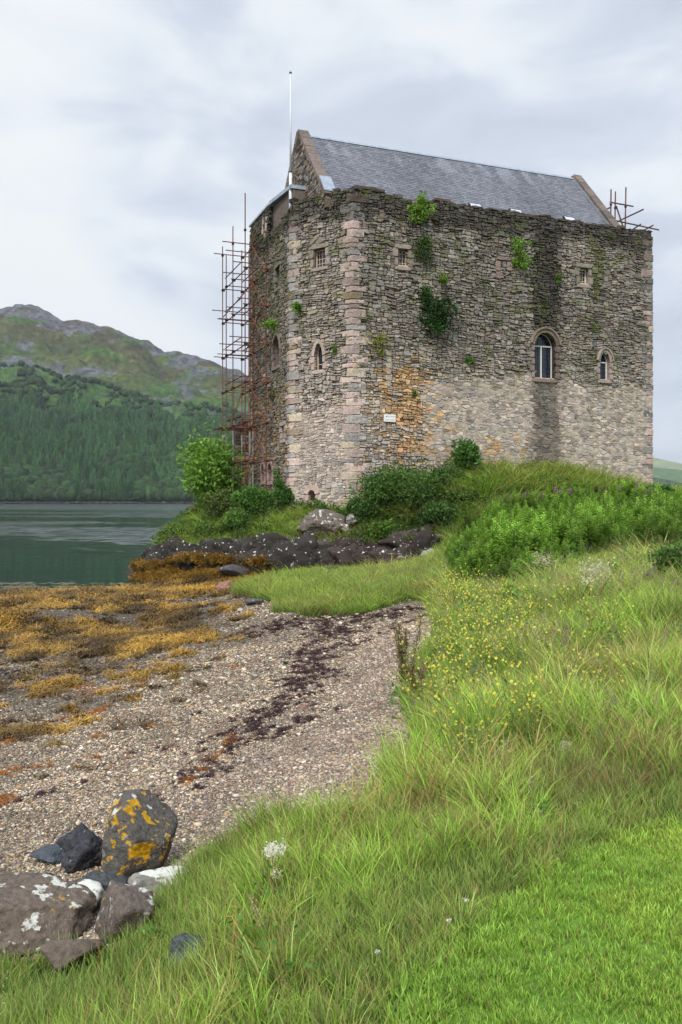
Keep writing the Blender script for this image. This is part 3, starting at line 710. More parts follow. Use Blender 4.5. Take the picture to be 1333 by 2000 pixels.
def courses(face, s0, s1, z0, ztop):
    """random rubble brought to rough courses: blocks split again and again, then bent out of true"""
    res = []; todo = []; z = z0
    while z < 22.6:
        h = RR.uniform(.45, .85); s = s0 - RR.uniform(0, .6)
        while s < s1:
            w_ = RR.uniform(.8, 1.7); todo.append((s, z, min(w_, 9), h)); s += w_
        z += h
    while todo:
        s, z, w_, h = todo.pop(); target = .022 + .12 * RR.random() ** 2.0
        if (w_ * h > target and (w_ > .2 or h > .12)) or h > .36 or w_ > .85:
            f = RR.uniform(.32, .68)
            if w_ / h > RR.uniform(1.3, 3.4): todo += [(s, z, w_ * f, h), (s + w_ * f, z, w_ * (1 - f), h)]
            else: todo += [(s, z, w_, h * f), (s, z + h * f, w_, h * (1 - f))]
            continue
        g = min(w_, h); j = lambda k=.16: RR.uniform(-k, k) * g
        gp_ = RR.uniform(.008, .02) if RR.random() < .75 else RR.uniform(.02, .04)
        a0, b0, a1, b1 = s + gp_, z + gp_ * .8, s + w_ - gp_, z + h - gp_ * .8
        if a1 - a0 < .06 or b1 - b0 < .04: continue
        C4 = [(a0, b0), (a1, b0), (a1, b1), (a0, b1)]; p = []
        for q in range(4):
            (xa, ya), (xb, yb) = C4[q], C4[(q + 1) % 4]; cut = RR.uniform(.18, .5) if RR.random() < .3 else 0
            if cut:
                (xp, yp) = C4[q - 1]; cx_, cy_ = abs(xb - xa) + abs(yb - ya), abs(xp - xa) + abs(yp - ya); c_ = cut * g
                p.append((xa + (xp - xa) * min(.45, c_ / cy_), ya + (yp - ya) * min(.45, c_ / cy_))); p.append((xa + (xb - xa) * min(.45, c_ / cx_), ya + (yb - ya) * min(.45, c_ / cx_)))
            else: p.append((xa + j(.07), ya + j(.07)))
            if q % 2 == 0 and abs(xb - xa) > .22: p.append(((xa + xb) / 2 + j(.3), (ya + yb) / 2 + j(.12)))
        res.append(np.array(p))
    out_ = []
    for p in res:
        x, y = p[:, 0], p[:, 1]
        p = np.c_[x + (fbm(x * 1.3, y * 1.3, 301, 2) - .5) * .22 + (fbm(x * 4, y * 4, 305, 2) - .5) * .07, y + (fbm(x * .7, y * .9, 311, 2) - .5) * .42 + (fbm(x * 3.2, y * 3.2, 315, 2) - .5) * .10]
        c = p.mean(0)
        if c[0] < s0 + .01 or c[0] > s1 - .01 or c[1] < z0 or c[1] > ztop(c[0]) - .02: continue
        p[:, 0] = np.clip(p[:, 0], s0, s1); out_.append(p)
    return out_
def chaikin(p, q=.15):
    n = np.roll(p, -1, 0); return np.stack([p * (1 - q) + n * q, p * q + n * (1 - q)], 1).reshape(-1, 2)
def stone_geo(face, p, h, back=-.06):
    """footprint p in wall coordinates, h proud of the wall"""
    c = p.mean(0); r1 = chaikin(p); n = len(r1)
    inner = c + (r1 - c) * RR.uniform(.84, .93)
    tx, tz = RR.uniform(-.05, .05), RR.uniform(-.06, .04)
    dd = h + (inner[:, 0] - c[0]) * tx + (inner[:, 1] - c[1]) * tz
    V = np.concatenate([W(face, r1[:, 0], r1[:, 1], back), W(face, r1[:, 0], r1[:, 1], h * .55), W(face, inner[:, 0], inner[:, 1], dd)])
    Fc = []
    for j in range(n):
        k = (j + 1) % n
        Fc += [[j, k, n + k, n + j], [n + j, n + k, 2 * n + k, 2 * n + j]]
    Fc.append([2 * n + j for j in range(n)])
    return V, Fc
stones = []
ztf = {f: (lambda f: (lambda s: float(topz(f, np.array([s]))[0])))(f) for f in 'ABC'}
for face in 'ABC':
    ln = FACES[face][3]
    both = [(p, 0) for p in rubble(face, 0.0, ln, ZB, ztf[face])] if face == 'A' else []
    both += [(p, 1) for p in courses(face, 0.0, ln, ZB, ztf[face])]
    for p, kind_ in both:
        c = p.mean(0)
        if face == 'A' and (float(np.ravel(flush(face, np.array([c[0]]), np.array([c[1]])))[0]) > .6) != (kind_ == 0): continue
        if in_open(face, np.array([c[0]]), np.array([c[1]]), .05)[0]: continue
        area = np.ptp(p[:, 0]) * np.ptp(p[:, 1])
        fl = float(np.ravel(flush(face, np.array([c[0]]), np.array([c[1]])))[0])
        h = RR.uniform(.02, .11) if fl < .5 else RR.uniform(.04, .075)
        if face == 'C': h = RR.uniform(.04, .12)
        V, Fc = stone_geo(face, p, h)
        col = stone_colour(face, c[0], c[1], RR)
        stones.append((area * {'A': 1, 'B': 1.05, 'C': .33}[face], face, c, V, Fc, col))
stones.sort(key=lambda q: -q[0])
mbs = {f: MB() for f in 'ABC'}
for k_, (a_, face, c, V, Fc, col) in enumerate(stones):
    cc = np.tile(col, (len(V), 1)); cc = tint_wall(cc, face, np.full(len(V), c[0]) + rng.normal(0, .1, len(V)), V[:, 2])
    if k_ < 300:
        o0 = np.array([*W(face, np.array(c[0]), np.array(c[1]), 0.0)])
        obj('stone', mesh('stone', V - o0, Fc, cc, M_STONE), castle, loc=o0)
    else: mbs[face].add(V, Fc, cc)
allm = MB()
for f in 'ABC':
    if mbs[f].n: allm.add(np.concatenate(mbs[f].v), mbs[f].f, np.concatenate(mbs[f].c))
obj('rubble_masonry', allm.mesh('rubble_masonry', M_STONE), castle, kind='stuff')

# the mortar bed behind the stones
mort = MB()
for face in 'ABC':
    ln = FACES[face][3]; ns = int(ln / .1) + 1; nz = int((22.6 - ZB) / .1)
    ss = np.linspace(0, ln, ns); zz = np.linspace(ZB, 22.55, nz)
    S_, Z_, q = grid(ss, zz); tz_ = topz(face, S_)
    cen_s = S_[q].mean(1); cen_z = Z_[q].mean(1)
    keep = ~in_open(face, cen_s, cen_z) & (cen_z < topz(face, cen_s) + .05)
    Zc = np.minimum(Z_, tz_)
    fl = flush(face, S_, Z_) + 0 * S_; nn = fbm(S_ * 3.5, Z_ * 3.5, 55, 3)
    d = -.035 + fl * .072 + (nn - .5) * .06 * (1 + fl)
    edge_ = np.minimum(S_, ln - S_); d = np.where(edge_ < .06, np.minimum(d, 0), d)
    V = W(face, S_, Zc, d)
    mc = lin('6c6257')[None] * (1 - fl[:, None]) + lin('aea193')[None] * fl[:, None]
    mc = mc * (.72 + .7 * fbm(S_ * 2.6, Z_ * 2.6, 59, 5, .65))[:, None]
    if face == 'A':
        yel = np.exp(-((S_ - 3.2) / 2.2) ** 2) * sstep(5, 6.5, Z_) * sstep(12.5, 10.5, Z_) * .4
        mc = mc * (1 - yel[:, None]) + lin('a88a58') * yel[:, None]
    mc = tint_wall(mc, face, S_, Z_, .9)
    mort.add(V, q[keep], mc)
me = mort.mesh('wall', M_MORTAR, True); wallo = obj('wall', me, castle)

# inner body of the keep, rear walls and wall head
core = MB()
def prism(mb, P, z0, z1, col):
    n_p = len(P); V = [(x, y, z0) for x, y in P] + [(x, y, z1) for x, y in P]
    mb.add(V, [[i, (i + 1) % n_p, n_p + (i + 1) % n_p, n_p + i] for i in range(n_p)] + [list(range(n_p))[::-1], [n_p + i for i in range(n_p)]], col)
inset = .85
cA = P1 + NI * inset + A2 * .2; cB = PB + A2 * inset + NI * .3; cC = PC + A2 * inset
E1 = P1E + NI * inset; E2 = P1E + NI * 12.1
PCx = PC
prism(core, [cA, E1, E2, PCx + A2 * .9, cC, cB], 1.5, 20.3, lin('5c544b'))
prism(core, [P1E - NI * -.0 + A2 * -.06, P1E + A2 * -.0 + NI * .9, P1E + NI * .9 - A2 * .9, P1E - A2 * .9 + NI * .01], 1.5, 21.0, lin('7a6c60'))
prism(core, [P1E + NI * .02 - A2 * .5, P1E + NI * .02 + A2 * 0, E2 + A2 * .0, E2 - A2 * .5], 1.5, 21.0, lin('7a7068'))
prism(core, [E2 + NI * 0, E2 + NI * .6, PC + NI * 3.5 * 0 + NI * .6, PC + NI * 0 + A2 * .02], 1.5, 21.0, lin('7a7068'))
# wall head behind the ragged top course
for face, s0, s1 in (('A', .1, 20.1), ('B', .1, FACES['B'][3] - .1), ('C', 4.3, 8.5)):
    k_ = 40; ss = np.linspace(s0, s1, k_)
    for i in range(k_ - 1):
        zt_ = float(topz(face, np.array([(ss[i] + ss[i + 1]) / 2]))[0]) - .06
        V = np.concatenate([W(face, np.array([ss[i], ss[i + 1], ss[i + 1], ss[i]]), np.array([20.0] * 4), np.array([-.02, -.02, -.75, -.75])),
                            W(face, np.array([ss[i], ss[i + 1], ss[i + 1], ss[i]]), np.array([zt_] * 4), np.array([-.02, -.02, -.75, -.75]))])
        core.add(V, [[0, 1, 2, 3], [4, 7, 6, 5], [0, 4, 5, 1], [1, 5, 6, 2], [2, 6, 7, 3], [3, 7, 4, 0]], lin('3c3832') * RR.uniform(.7, 1.3))
obj('wall_core', core.mesh('wall_core', M_MORTAR), castle)

# loose capping stones along the wall head
def soft_box(c, d, rz, seed, jitter=.12, bevel=.18):
    """an uneven block: box with bevelled, jittered corners"""
    r = random.Random(seed); b = bmesh.new(); bmesh.ops.create_cube(b, size=1.0)
    for v in b.verts: v.co += Vector([(r.random() - .5) * jitter for _ in range(3)])
    bmesh.ops.bevel(b, geom=b.edges[:], offset=bevel * min(d) / max(d) * .9 if False else bevel * .5, segments=1, affect='EDGES', clamp_overlap=True)
    cs, sn = math.cos(rz), math.sin(rz)
    V = np.array([v.co[:] for v in b.verts]) * np.array(d); b.verts.index_update()
    Fc = [[v.index for v in f.verts] for f in b.faces]; b.free()
    V = np.c_[V[:, 0] * cs - V[:, 1] * sn, V[:, 0] * sn + V[:, 1] * cs, V[:, 2]] + np.asarray(c)
    return V, Fc
sd = 100
for face, s0, s1, dens in (('A', .2, 20.0, .34), ('B', .2, 4.1, .35), ('C', 4.7, 8.4, .4)):
    s = s0
    rzf = math.atan2(FACES[face][1][1], FACES[face][1][0])
    while s < s1:
        w_ = RR.uniform(.25, .55); z = ztf[face](s)
        if RR.random() < .72:
            hh = RR.uniform(.08, .17) * (1.5 if face != 'A' else 1) * (1.5 if s < 3 and face == 'A' else 1)
            p0 = W(face, np.array(s), np.array(z + hh * .25), RR.uniform(-.42, -.12)); sd += 1
            V, Fc = soft_box((0, 0, 0), (w_, RR.uniform(.3, .5), hh), rzf + RR.uniform(-.3, .3), sd, .2)
            obj('capping_stone', mesh('capping_stone', V, Fc, np.tile(PAL[RR.choice(['dgrey', 'brown', 'grey', 'dgrey'])] * RR.uniform(.5, 1), (len(V), 1)), M_STONE), castle, loc=p0)
        s += w_ * .9
for (u, v, w_) in [(718, 372, 1.0), (828, 388, 1.1), (866, 392, 1.0), (742, 378, .7)]:      # four long thin slabs lying on the wall head
    s, _ = UV2('A', u, v); p0 = W('A', np.array(s), np.array(ztf['A'](s) + .12), -.25); sd += 1
    V, Fc = soft_box((0, 0, 0), (w_, .55, .16), math.atan2(A2[1], A2[0]), sd, .08)
    obj('slab', mesh('slab', V, Fc, np.tile(lin('66554c'), (len(V), 1)), M_STONE), castle, loc=p0)

# dressed corner stones: blocks turning each corner
def quoins(P, dirL, nL, dirR, nR, ztop, col=('lpink', 'lpink', 'pink', 'cream', 'lgrey', 'lpink', 'tan', 'lgrey'), big=1.0, first=0, z0=2.7, faces=('A', 'A')):
    z = z0; i = first
    while z < ztop - .2:
        h = RR.uniform(.24, .52); h = min(h, ztop - z)
        la, lb = (RR.uniform(.58, .92), RR.uniform(.3, .5)) if i % 2 else (RR.uniform(.3, .5), RR.uniform(.58, .92))
        la *= big; lb *= big
        o = RR.uniform(.06, .10); th = .3
        L_ = P + dirL * la; R_ = P + dirR * lb
        det = nL[0] * nR[1] - nL[1] * nR[0]
        c = np.array([(o * nR[1] - nL[1] * o) / det, (nL[0] * o - o * nR[0]) / det])     # meets both proud planes
        corner = P + c; ci_ = P - c / (np.linalg.norm(c)) * th * 1.2
        fp = [L_ + nL * o, corner, R_ + nR * o, R_ - nR * .12, ci_, L_ - nL * .12]
        cx = np.mean(fp, 0); g = .016
        fp = [cx + (q - cx) * .985 for q in fp]
        b = bmesh.new(); vs = [b.verts.new((x - P[0], y - P[1], zz)) for zz in (0, h - .03) for x, y in fp]
        for v in vs: v.co += Vector((RR.uniform(-.018, .018), RR.uniform(-.018, .018), RR.uniform(-.02, .02)))
        n6 = 6
        for k_ in range(n6): b.faces.new([vs[k_], vs[(k_ + 1) % n6], vs[n6 + (k_ + 1) % n6], vs[n6 + k_]])
        b.faces.new(vs[:n6][::-1]); b.faces.new(vs[n6:])
        bmesh.ops.bevel(b, geom=b.edges[:], offset=.035, segments=1, affect='EDGES', clamp_overlap=True)
        bmesh.ops.recalc_face_normals(b, faces=b.faces)
        V = np.array([v.co[:] for v in b.verts]); b.verts.index_update(); Fc = [[v.index for v in f.verts] for f in b.faces]; b.free()
        cc = np.tile(PAL[RR.choice(col)] * RR.uniform(.78, 1.22), (len(V), 1)); dk = float(sstep(18.5, 20.6, z)); dk2 = float(sstep(9, 15, z)) * .16
        cc = cc * (1 - .6 * dk - dk2)
        obj('quoin', mesh('quoin', V, Fc, cc, M_STONE), castle, loc=(P[0], P[1], z))
        z += h; i += 1
fb = FACES['B']
quoins(P1, -fb[1], fb[2], A2, -NI, 20.9, big=1.05)
quoins(PB, NI, -A2, fb[1], fb[2], 20.6, big=1.0, first=1)
quoins(P1E, -A2, -NI, NI, A2, 20.8, col=('grey', 'pink', 'lgrey', 'lpink', 'lpink'))
quoins(PC, A2, NI, -NI, -A2, 22.1, col=('lpink', 'cream', 'lgrey'), big=.7, z0=4.0)

# openings: reveal, dressed surround, frame and leaded glass
M_GLASS = mat_flat('dark_window_glass', (.012, .018, .03), .08, 0, .6)
M_FRAME = mat_flat('pale_wood_frame', tuple(lin('c9b49c')), .6)
M_WHITE = mat_flat('white_painted_frame', tuple(lin('d8d6d0')), .5)
M_LEAD = mat_flat('lead_came', tuple(lin('4b5560')), .5, .3)
for io, o in enumerate(OPEN):
    face = o['face']; P = o['P']; s0, z0, s1, z1 = o['b']; D = o['depth']; n = len(P)
    mb = MB(); V = np.concatenate([W(face, P[:, 0], P[:, 1], .06), W(face, P[:, 0], P[:, 1], -D - .03)])
    rc = tint_wall(np.tile(lin(o['col']) * .8, (2 * n, 1)), face, np.r_[P[:, 0], P[:, 0]], np.r_[P[:, 1], P[:, 1]])
    mb.add(V, [[i, (i + 1) % n, n + (i + 1) % n, n + i] for i in range(n)], rc)
    if not o['glaze']: mb.add(W(face, P[:, 0], P[:, 1], -D), [list(range(n))], lin('2c2722') if D > .45 else lin('8a766e'))  # recess shade put into the colour: toned-down sides, near-black deep backs
    obj('reveal', mb.mesh('reveal', M_STONE), castle)
    # surround stones
    c = P.mean(0); w_ = o['sur']
    def ring(k0, k1, ww, thick, name='dressed_stone', drop=0.0):
        a, b = P[k0], P[k1]
        def off(q):
            d = np.array([q[0] - (s0 + s1) / 2, 0.0]); zc = z1 - o['rise'] if o['kind'] == 'lancet' else None
            return d
        return
    def blk(poly_, thick, col=None):
        poly_ = np.array(poly_); V, Fc = stone_geo(face, poly_, thick, -.05)
        cc = tint_wall(np.tile(lin(o['col']) * RR.uniform(.8, 1.12), (len(V), 1)), face, np.full(len(V), poly_[:, 0].mean()), V[:, 2], .7)
        o0 = W(face, np.array(poly_[:, 0].mean()), np.array(poly_[:, 1].mean()), 0.0)
        obj('dressed_stone', mesh('dressed_stone', V - o0, Fc, cc, M_STONE), castle, loc=o0)
    zs = z1 if o['kind'] == 'rect' else z1 - o['rise']
    hgt = zs - z0; nb = max(1, round(hgt / .42))
    for side_ in (0, 1):
        z = z0
        for k_ in range(nb):
            h = hgt / nb; ww = w_ * (1.35 if (k_ + side_) % 2 else .85) * RR.uniform(.9, 1.1)
            if side_ == 0: pl = [(s0 - ww, z + .015), (s0 + .01, z + .015), (s0 + .01, z + h - .01), (s0 - ww, z + h - .01)]
            else: pl = [(s1 - .01, z + .015), (s1 + ww, z + .015), (s1 + ww, z + h - .01), (s1 - .01, z + h - .01)]
            blk(pl, RR.uniform(.085, .115)); z += h
    blk([(s0 - w_ * .8, z0 - .22), (s1 + w_ * .8, z0 - .22), (s1 + w_ * .8, z0), (s0 - w_ * .8, z0)], .13)
    if o['kind'] == 'rect':
        blk([(s0 - w_, z1), (s1 + w_, z1), (s1 + w_, z1 + .26), (s0 - w_, z1 + .26)], .125)
        if io == 4:                                    # two sloping stones over the window of the narrow wall
            cm = (s0 + s1) / 2
            blk([(cm - .75, z1 + .3), (cm - .55, z1 + .22), (cm, z1 + .62), (cm - .12, z1 + .86)], .14)
            blk([(cm - .3, z1 + .29), (cm + .3, z1 + .29), (cm + .25, z1 + .52), (cm - .1, z1 + .55)], .12)
    else:
        zc = zs; kk = 3; cm = (s0 + s1) / 2
        hp = P[2:]                                      # right spring -> apex -> left spring
        m_i = (len(hp) - 1) // 2
        idxs = [0, m_i // 2, m_i, m_i + (m_i + 1) // 2, len(hp) - 1]
        def outp(q, ww):
            d = q - np.array([cm, zs - .15 * (s1 - s0)]); d = d / np.linalg.norm(d); return q + d * ww
        for a_, b_ in zip(idxs[:-1], idxs[1:]):
            seg = hp[a_:b_ + 1]; ou = [outp(q, w_ * 1.0) for q in seg][::-1]
            pl = [tuple(q) for q in seg] + [tuple(q) for q in ou]
            V3 = np.array(pl); nn_ = len(V3)
            V = np.concatenate([W(face, V3[:, 0], V3[:, 1], -.05), W(face, V3[:, 0], V3[:, 1], .12)])
            cc = tint_wall(np.tile(lin(o['col']) * RR.uniform(.85, 1.1), (len(V), 1)), face, np.full(len(V), V3[:, 0].mean()), V[:, 2], .7)
            o0 = W(face, np.array(V3[:, 0].mean()), np.array(V3[:, 1].mean()), 0.0)
            obj('arch_stone', mesh('arch_stone', V - o0, [[i, (i + 1) % nn_, nn_ + (i + 1) % nn_, nn_ + i] for i in range(nn_)] + [[nn_ + i for i in range(nn_)]], cc, M_STONE), castle, loc=o0)
        if io in (2, 3):                                # worn hood mould over the two windows of the long wall
            for a_, b_ in zip(idxs[:-1], idxs[1:]):
                seg = hp[a_:b_ + 1]
                i1 = [outp(q, w_ * 1.02) for q in seg]; i2 = [outp(q, w_ * 1.02 + .10) for q in seg][::-1]
                V3 = np.array(i1 + i2); nn_ = len(V3)
                V = np.concatenate([W(face, V3[:, 0], V3[:, 1], -.02), W(face, V3[:, 0], V3[:, 1], .20)])
                cc = np.tile(lin('8f8072' if io == 2 else 'a3968c') * RR.uniform(.8, 1.1), (len(V), 1))
                obj('hood_mould', mesh('hood_mould', V, [[i, (i + 1) % nn_, nn_ + (i + 1) % nn_, nn_ + i] for i in range(nn_)] + [[nn_ + i for i in range(nn_)]], cc, M_STONE), castle)
    if not o['glaze']: continue
    # glass and bars
    gP = P; wd = obj('window', None, castle, label=o['label'])
    wd['label'] = o['label']
    g0 = -D + .02
    mb = MB(); mb.add(W(face, gP[:, 0], gP[:, 1], g0), [list(range(n))]); obj('pane', mb.mesh('pane', M_GLASS), wd)
    def bar(sA, zA, sB, zB, wid, dep, dd):
        mb = MB(); sA, zA, sB, zB = map(float, (sA, zA, sB, zB)); t = np.array([sB - sA, zB - zA]); t /= np.linalg.norm(t); q = np.array([-t[1], t[0]]) * wid / 2
        c4 = np.array([[sA, zA] + q, [sB, zB] + q, [sB, zB] - q, [sA, zA] - q])
        mb.add(np.concatenate([W(face, c4[:, 0], c4[:, 1], dd), W(face, c4[:, 0], c4[:, 1], dd + dep)]), [[0, 1, 2, 3], [4, 7, 6, 5], [0, 4, 5, 1], [1, 5, 6, 2], [2, 6, 7, 3], [3, 7, 4, 0]])
        return mb
    fr = MB()
    def addbar(M2, *a): b_ = bar(*a); M2.add(np.concatenate(b_.v), b_.f, (1, 1, 1))
    fw = .07 if io != 2 else .055
    zt = zs
    for q in ((s0 + fw / 2, z0, s0 + fw / 2, zt), (s1 - fw / 2, z0, s1 - fw / 2, zt)): addbar(fr, *q, fw, .07, g0 + .01)
    addbar(fr, s0 + fw, z0 + fw / 2, s1 - fw, z0 + fw / 2, fw, .066, g0 + .012)
    if io in (2, 3, 5): 
        hp = P[2:]; 
        for a_, b_ in zip(hp[:-1], hp[1:]): addbar(fr, a_[0], a_[1], b_[0], b_[1], .06, .06, g0 + .014)
        if io != 5: addbar(fr, s0 + fw, zt, s1 - fw, zt, .075, .075, g0 + .008)
        else: addbar(fr, s0 + fw, z0 + (zt - z0) * .45, s1 - fw, z0 + (zt - z0) * .45, .04, .05, g0 + .008)
        if io == 2: addbar(fr, (s0 + s1) / 2, z0 + fw, (s0 + s1) / 2, zt - .04, .075, .078, g0 + .006)
    else:
        addbar(fr, s0 + fw, z1 - fw / 2, s1 - fw, z1 - fw / 2, fw, .066, g0 + .012)
    obj('frame', fr.mesh('frame', M_WHITE if io in (1, 2, 3) else M_FRAME), wd)
    gb = MB(); step = .2 if io == 2 else .22
    wdt = s1 - s0; nv = max(1, round(wdt / step)); 
    for k_ in range(1, nv):
        if io == 2 and abs(k_ - nv / 2) < .3: continue
        addbar(gb, s0 + wdt * k_ / nv, z0 + .05, s0 + wdt * k_ / nv, zt + (o['rise'] * .6 if o['kind'] == 'lancet' else -.05), .018 if o['kind'] == 'lancet' else .03, .02, g0 + .006)
    z = z0 + .26
    while z < (z1 - .1 if o['kind'] == 'rect' else zt + o['rise'] * .55):
        addbar(gb, s0 + .05, z, s1 - .05, z, .018 if o['kind'] == 'lancet' else .03, .02, g0 + .005); z += .26
    obj('glazing_bars', gb.mesh('glazing_bars', M_LEAD if o['kind'] == 'lancet' else M_FRAME), wd)
    if io in (0, 1, 2): 
        mb = bar(s0 - .03, z0 + .03, s1 + .03, z0 + .03, .1, .3, g0 + .02); obj('sill', mb.mesh('sill', M_FRAME), wd)
# blocked window high in the long wall: lintel and jambs of dressed stone
for (u0, v0, u1, v1) in [(970, 502, 998, 509), (968, 510, 977, 530), (969, 531, 978, 545), (990, 512, 999, 530)]:
    s0, z0, s1, z1 = box_uv('A', u0, v0, u1, v1); pl = np.array(rect(s0, z0, s1, z1)); V, Fc = stone_geo('A', pl, .12)
    o0 = W('A', np.array(s0), np.array(z0), 0.0); obj('dressed_stone', mesh('dressed_stone', V - o0, Fc, np.tile(PAL['pink'] * RR.uniform(.6, .9), (len(V), 1)), M_STONE), castle, loc=o0)
# straight joint of pale dressed blocks in the long wall, and dark projecting stones
for i in range(6):
    s, z = UV2('A', 763 + (i % 2) * 2, 756 - i * 12); pl = np.array(rect(s - .28 - .1 * (i % 2), z, s, z + .31)); V, Fc = stone_geo('A', pl, .10)
    o0 = W('A', np.array(s), np.array(z), 0.0); obj('dressed_stone', mesh('dressed_stone', V - o0, Fc, np.tile(PAL['cream'] * RR.uniform(.8, 1), (len(V), 1)), M_STONE), castle, loc=o0)

# --------- slate roof between its two gables
def LT(s, t, z): return np.array([*(P1 + A2 * s + NI * t), z])
TR, ZR = 6.0, 26.3; TE, ZE = 1.35, 21.0
S0, S1 = -.62, 18.75
rn = np.array([TR - TE, ZR - ZE]); sl = np.linalg.norm(rn); rn /= sl        # up the slope in (t, z)
nrm2 = np.array([-rn[1], rn[0]])
M_SLATE = mat_attr('slate', .55, 14, .25, .25, 40, .01, .5)
slm = MB(); rows = 34; ex = sl / rows
for r_ in range(rows):
    s = S0 + (0 if r_ % 2 else -.13)
    while s < S1 - .02:
        w_ = .25 + RR.uniform(-.02, .02); a = max(s, S0); b = min(s + w_, S1)
        if b - a > .04:
            q0 = r_ * ex; q1 = min(q0 + ex * 1.18, sl)
            zz = RR.uniform(0, .006)
            def pt(ss, qq, off): tz = np.array([TE, ZE]) + rn * qq + nrm2 * off; return LT(ss, tz[0], tz[1])
            g = .006
            V = [pt(a + g, q0, .028 + zz), pt(b - g, q0, .028 + zz), pt(b - g, q1, .012 + zz), pt(a + g, q1, .012 + zz), pt(a + g, q0, -.005), pt(b - g, q0, -.005)]
            # pale streaks washing down from the lead ridge
            st = float(sstep(.52, .75, vnoise(np.array([s * 2.3 + q0 * .12]), np.array([q0 * .5]), 3)[0])) * float(sstep(sl * .45, sl * .98, q0))
            base = lin('6d7078') * RR.uniform(.72, 1.25) * (1 + .12 * math.sin(s * .8))
            c = base * (1 - st * .42) + lin('a4abb3') * st * .42
            slm.add(V, [[0, 1, 2, 3], [4, 5, 1, 0], [4, 0, 3], [5, 2, 1]], c)
        s += w_
roofp = obj('slate_roof', None, castle)
mb = MB()
mb.add([LT(S0, TE, ZE - .02), LT(S1, TE, ZE - .02), LT(S1, TR, ZR - .03), LT(S0, TR, ZR - .03), LT(S0, 2 * TR - TE, ZE), LT(S1, 2 * TR - TE, ZE)], [[0, 1, 2, 3], [3, 2, 5, 4], [0, 4, 5, 1]], lin('3a3c40'))
obj('roof_deck', mb.mesh('roof_deck', M_SLATE), roofp)
obj('slates', slm.mesh('slates', M_SLATE), roofp, kind='stuff')
M_LEADP = mat_flat('lead_flashing', tuple(lin('9fabb8')), .5, .25, nscale=3)
mb = MB()
for k_ in range(13):
    a = S0 + .05 + (S1 - S0) * k_ / 13; b = a + (S1 - S0) / 13 - .03
    mb.add([LT(a, TR - .17, ZR - .10), LT(b, TR - .17, ZR - .10), LT(b, TR, ZR + .08), LT(a, TR, ZR + .08), LT(a, TR + .17, ZR - .10), LT(b, TR + .17, ZR - .10)], [[0, 1, 2, 3], [3, 2, 5, 4], [0, 3, 4], [1, 5, 2]])
obj('lead_ridge', mb.mesh('lead_ridge', M_LEADP), roofp)
# gable walls with coping stones
def gable(s_a, s_b, label=None):
    g = obj('gable', None, castle)
    mb = MB(); T0, T1 = TE - .2, 2 * TR - TE + .2
    pr = [(T0, 20.4), (T1, 20.4), (T1, ZE - .1), (TR, ZR + .12), (T0, ZE - .1)]
    V = [LT(s_a, t, z) for t, z in pr] + [LT(s_b, t, z) for t, z in pr]
    mb.add(V, [[0, 1, 2, 3, 4][::-1], [5, 6, 7, 8, 9], [0, 1, 6, 5], [1, 2, 7, 6], [2, 3, 8, 7], [3, 4, 9, 8], [4, 0, 5, 9]], lin('6b6156'))
    obj('gable_wall', mb.mesh('gable_wall', M_MORTAR), g)
    for sgn in (1, -1):
        nk = 8; up = rn if sgn == 1 else np.array([-rn[0], rn[1]]); nn_ = nrm2 if sgn == 1 else np.array([-nrm2[0], nrm2[1]])
        b0 = np.array([TE, ZE]) if sgn == 1 else np.array([2 * TR - TE, ZE])
        for k_ in range(nk):
            q0 = sl * k_ / nk + .01; q1 = sl * (k_ + 1) / nk - .012 + (.12 if k_ == nk - 1 else 0); hh = .26 + RR.uniform(-.015, .015)
            V = []
            for ss in (s_a - .07, s_b + .05):
                for (qq, off) in ((q0, .0), (q1, .0), (q1, hh), (q0, hh)):
                    tz = b0 + up * qq + nn_ * off; V.append(LT(ss, tz[0], tz[1]))
            mb = MB(); mb.add(V, [[0, 1, 2, 3], [4, 7, 6, 5], [0, 4, 5, 1], [1, 5, 6, 2], [2, 6, 7, 3], [3, 7, 4, 0]], lin('756a64') * RR.uniform(.75, 1.2))
            obj('coping_stone', mb.mesh('coping_stone', M_STONE), g)
    return g
ga = gable(S0 - .52, S0 + .02); gb_ = gable(S1 - .02, S1 + .45)
# rubble facing of the near gable
gm = MB()
zz = 20.6
while zz < ZR - .2:
    h = RR.uniform(.13, .26); t = TE - .1 + (zz - ZE) / (rn[1] / rn[0]) if zz > ZE else TE; t = max(t, TE); tend = 2 * TR - t
    while t < tend - .1:
        w_ = RR.uniform(.2, .5); w_ = min(w_, tend - t)
        V, Fc = soft_box((0, 0, 0), (.14, w_ - .03, h - .03), math.atan2(A2[1], A2[0]), sd, .25); sd += 1
        V = V + LT(S0 - .53, t + w_ / 2, zz + h / 2)
        gm.add(V, Fc, PAL[RR.choice(['grey', 'brown', 'lgrey', 'tan', 'dgrey'])] * RR.uniform(.6, 1.05)); t += w_
    zz += h
obj('gable_rubble', gm.mesh('gable_rubble', M_STONE), ga, kind='stuff')
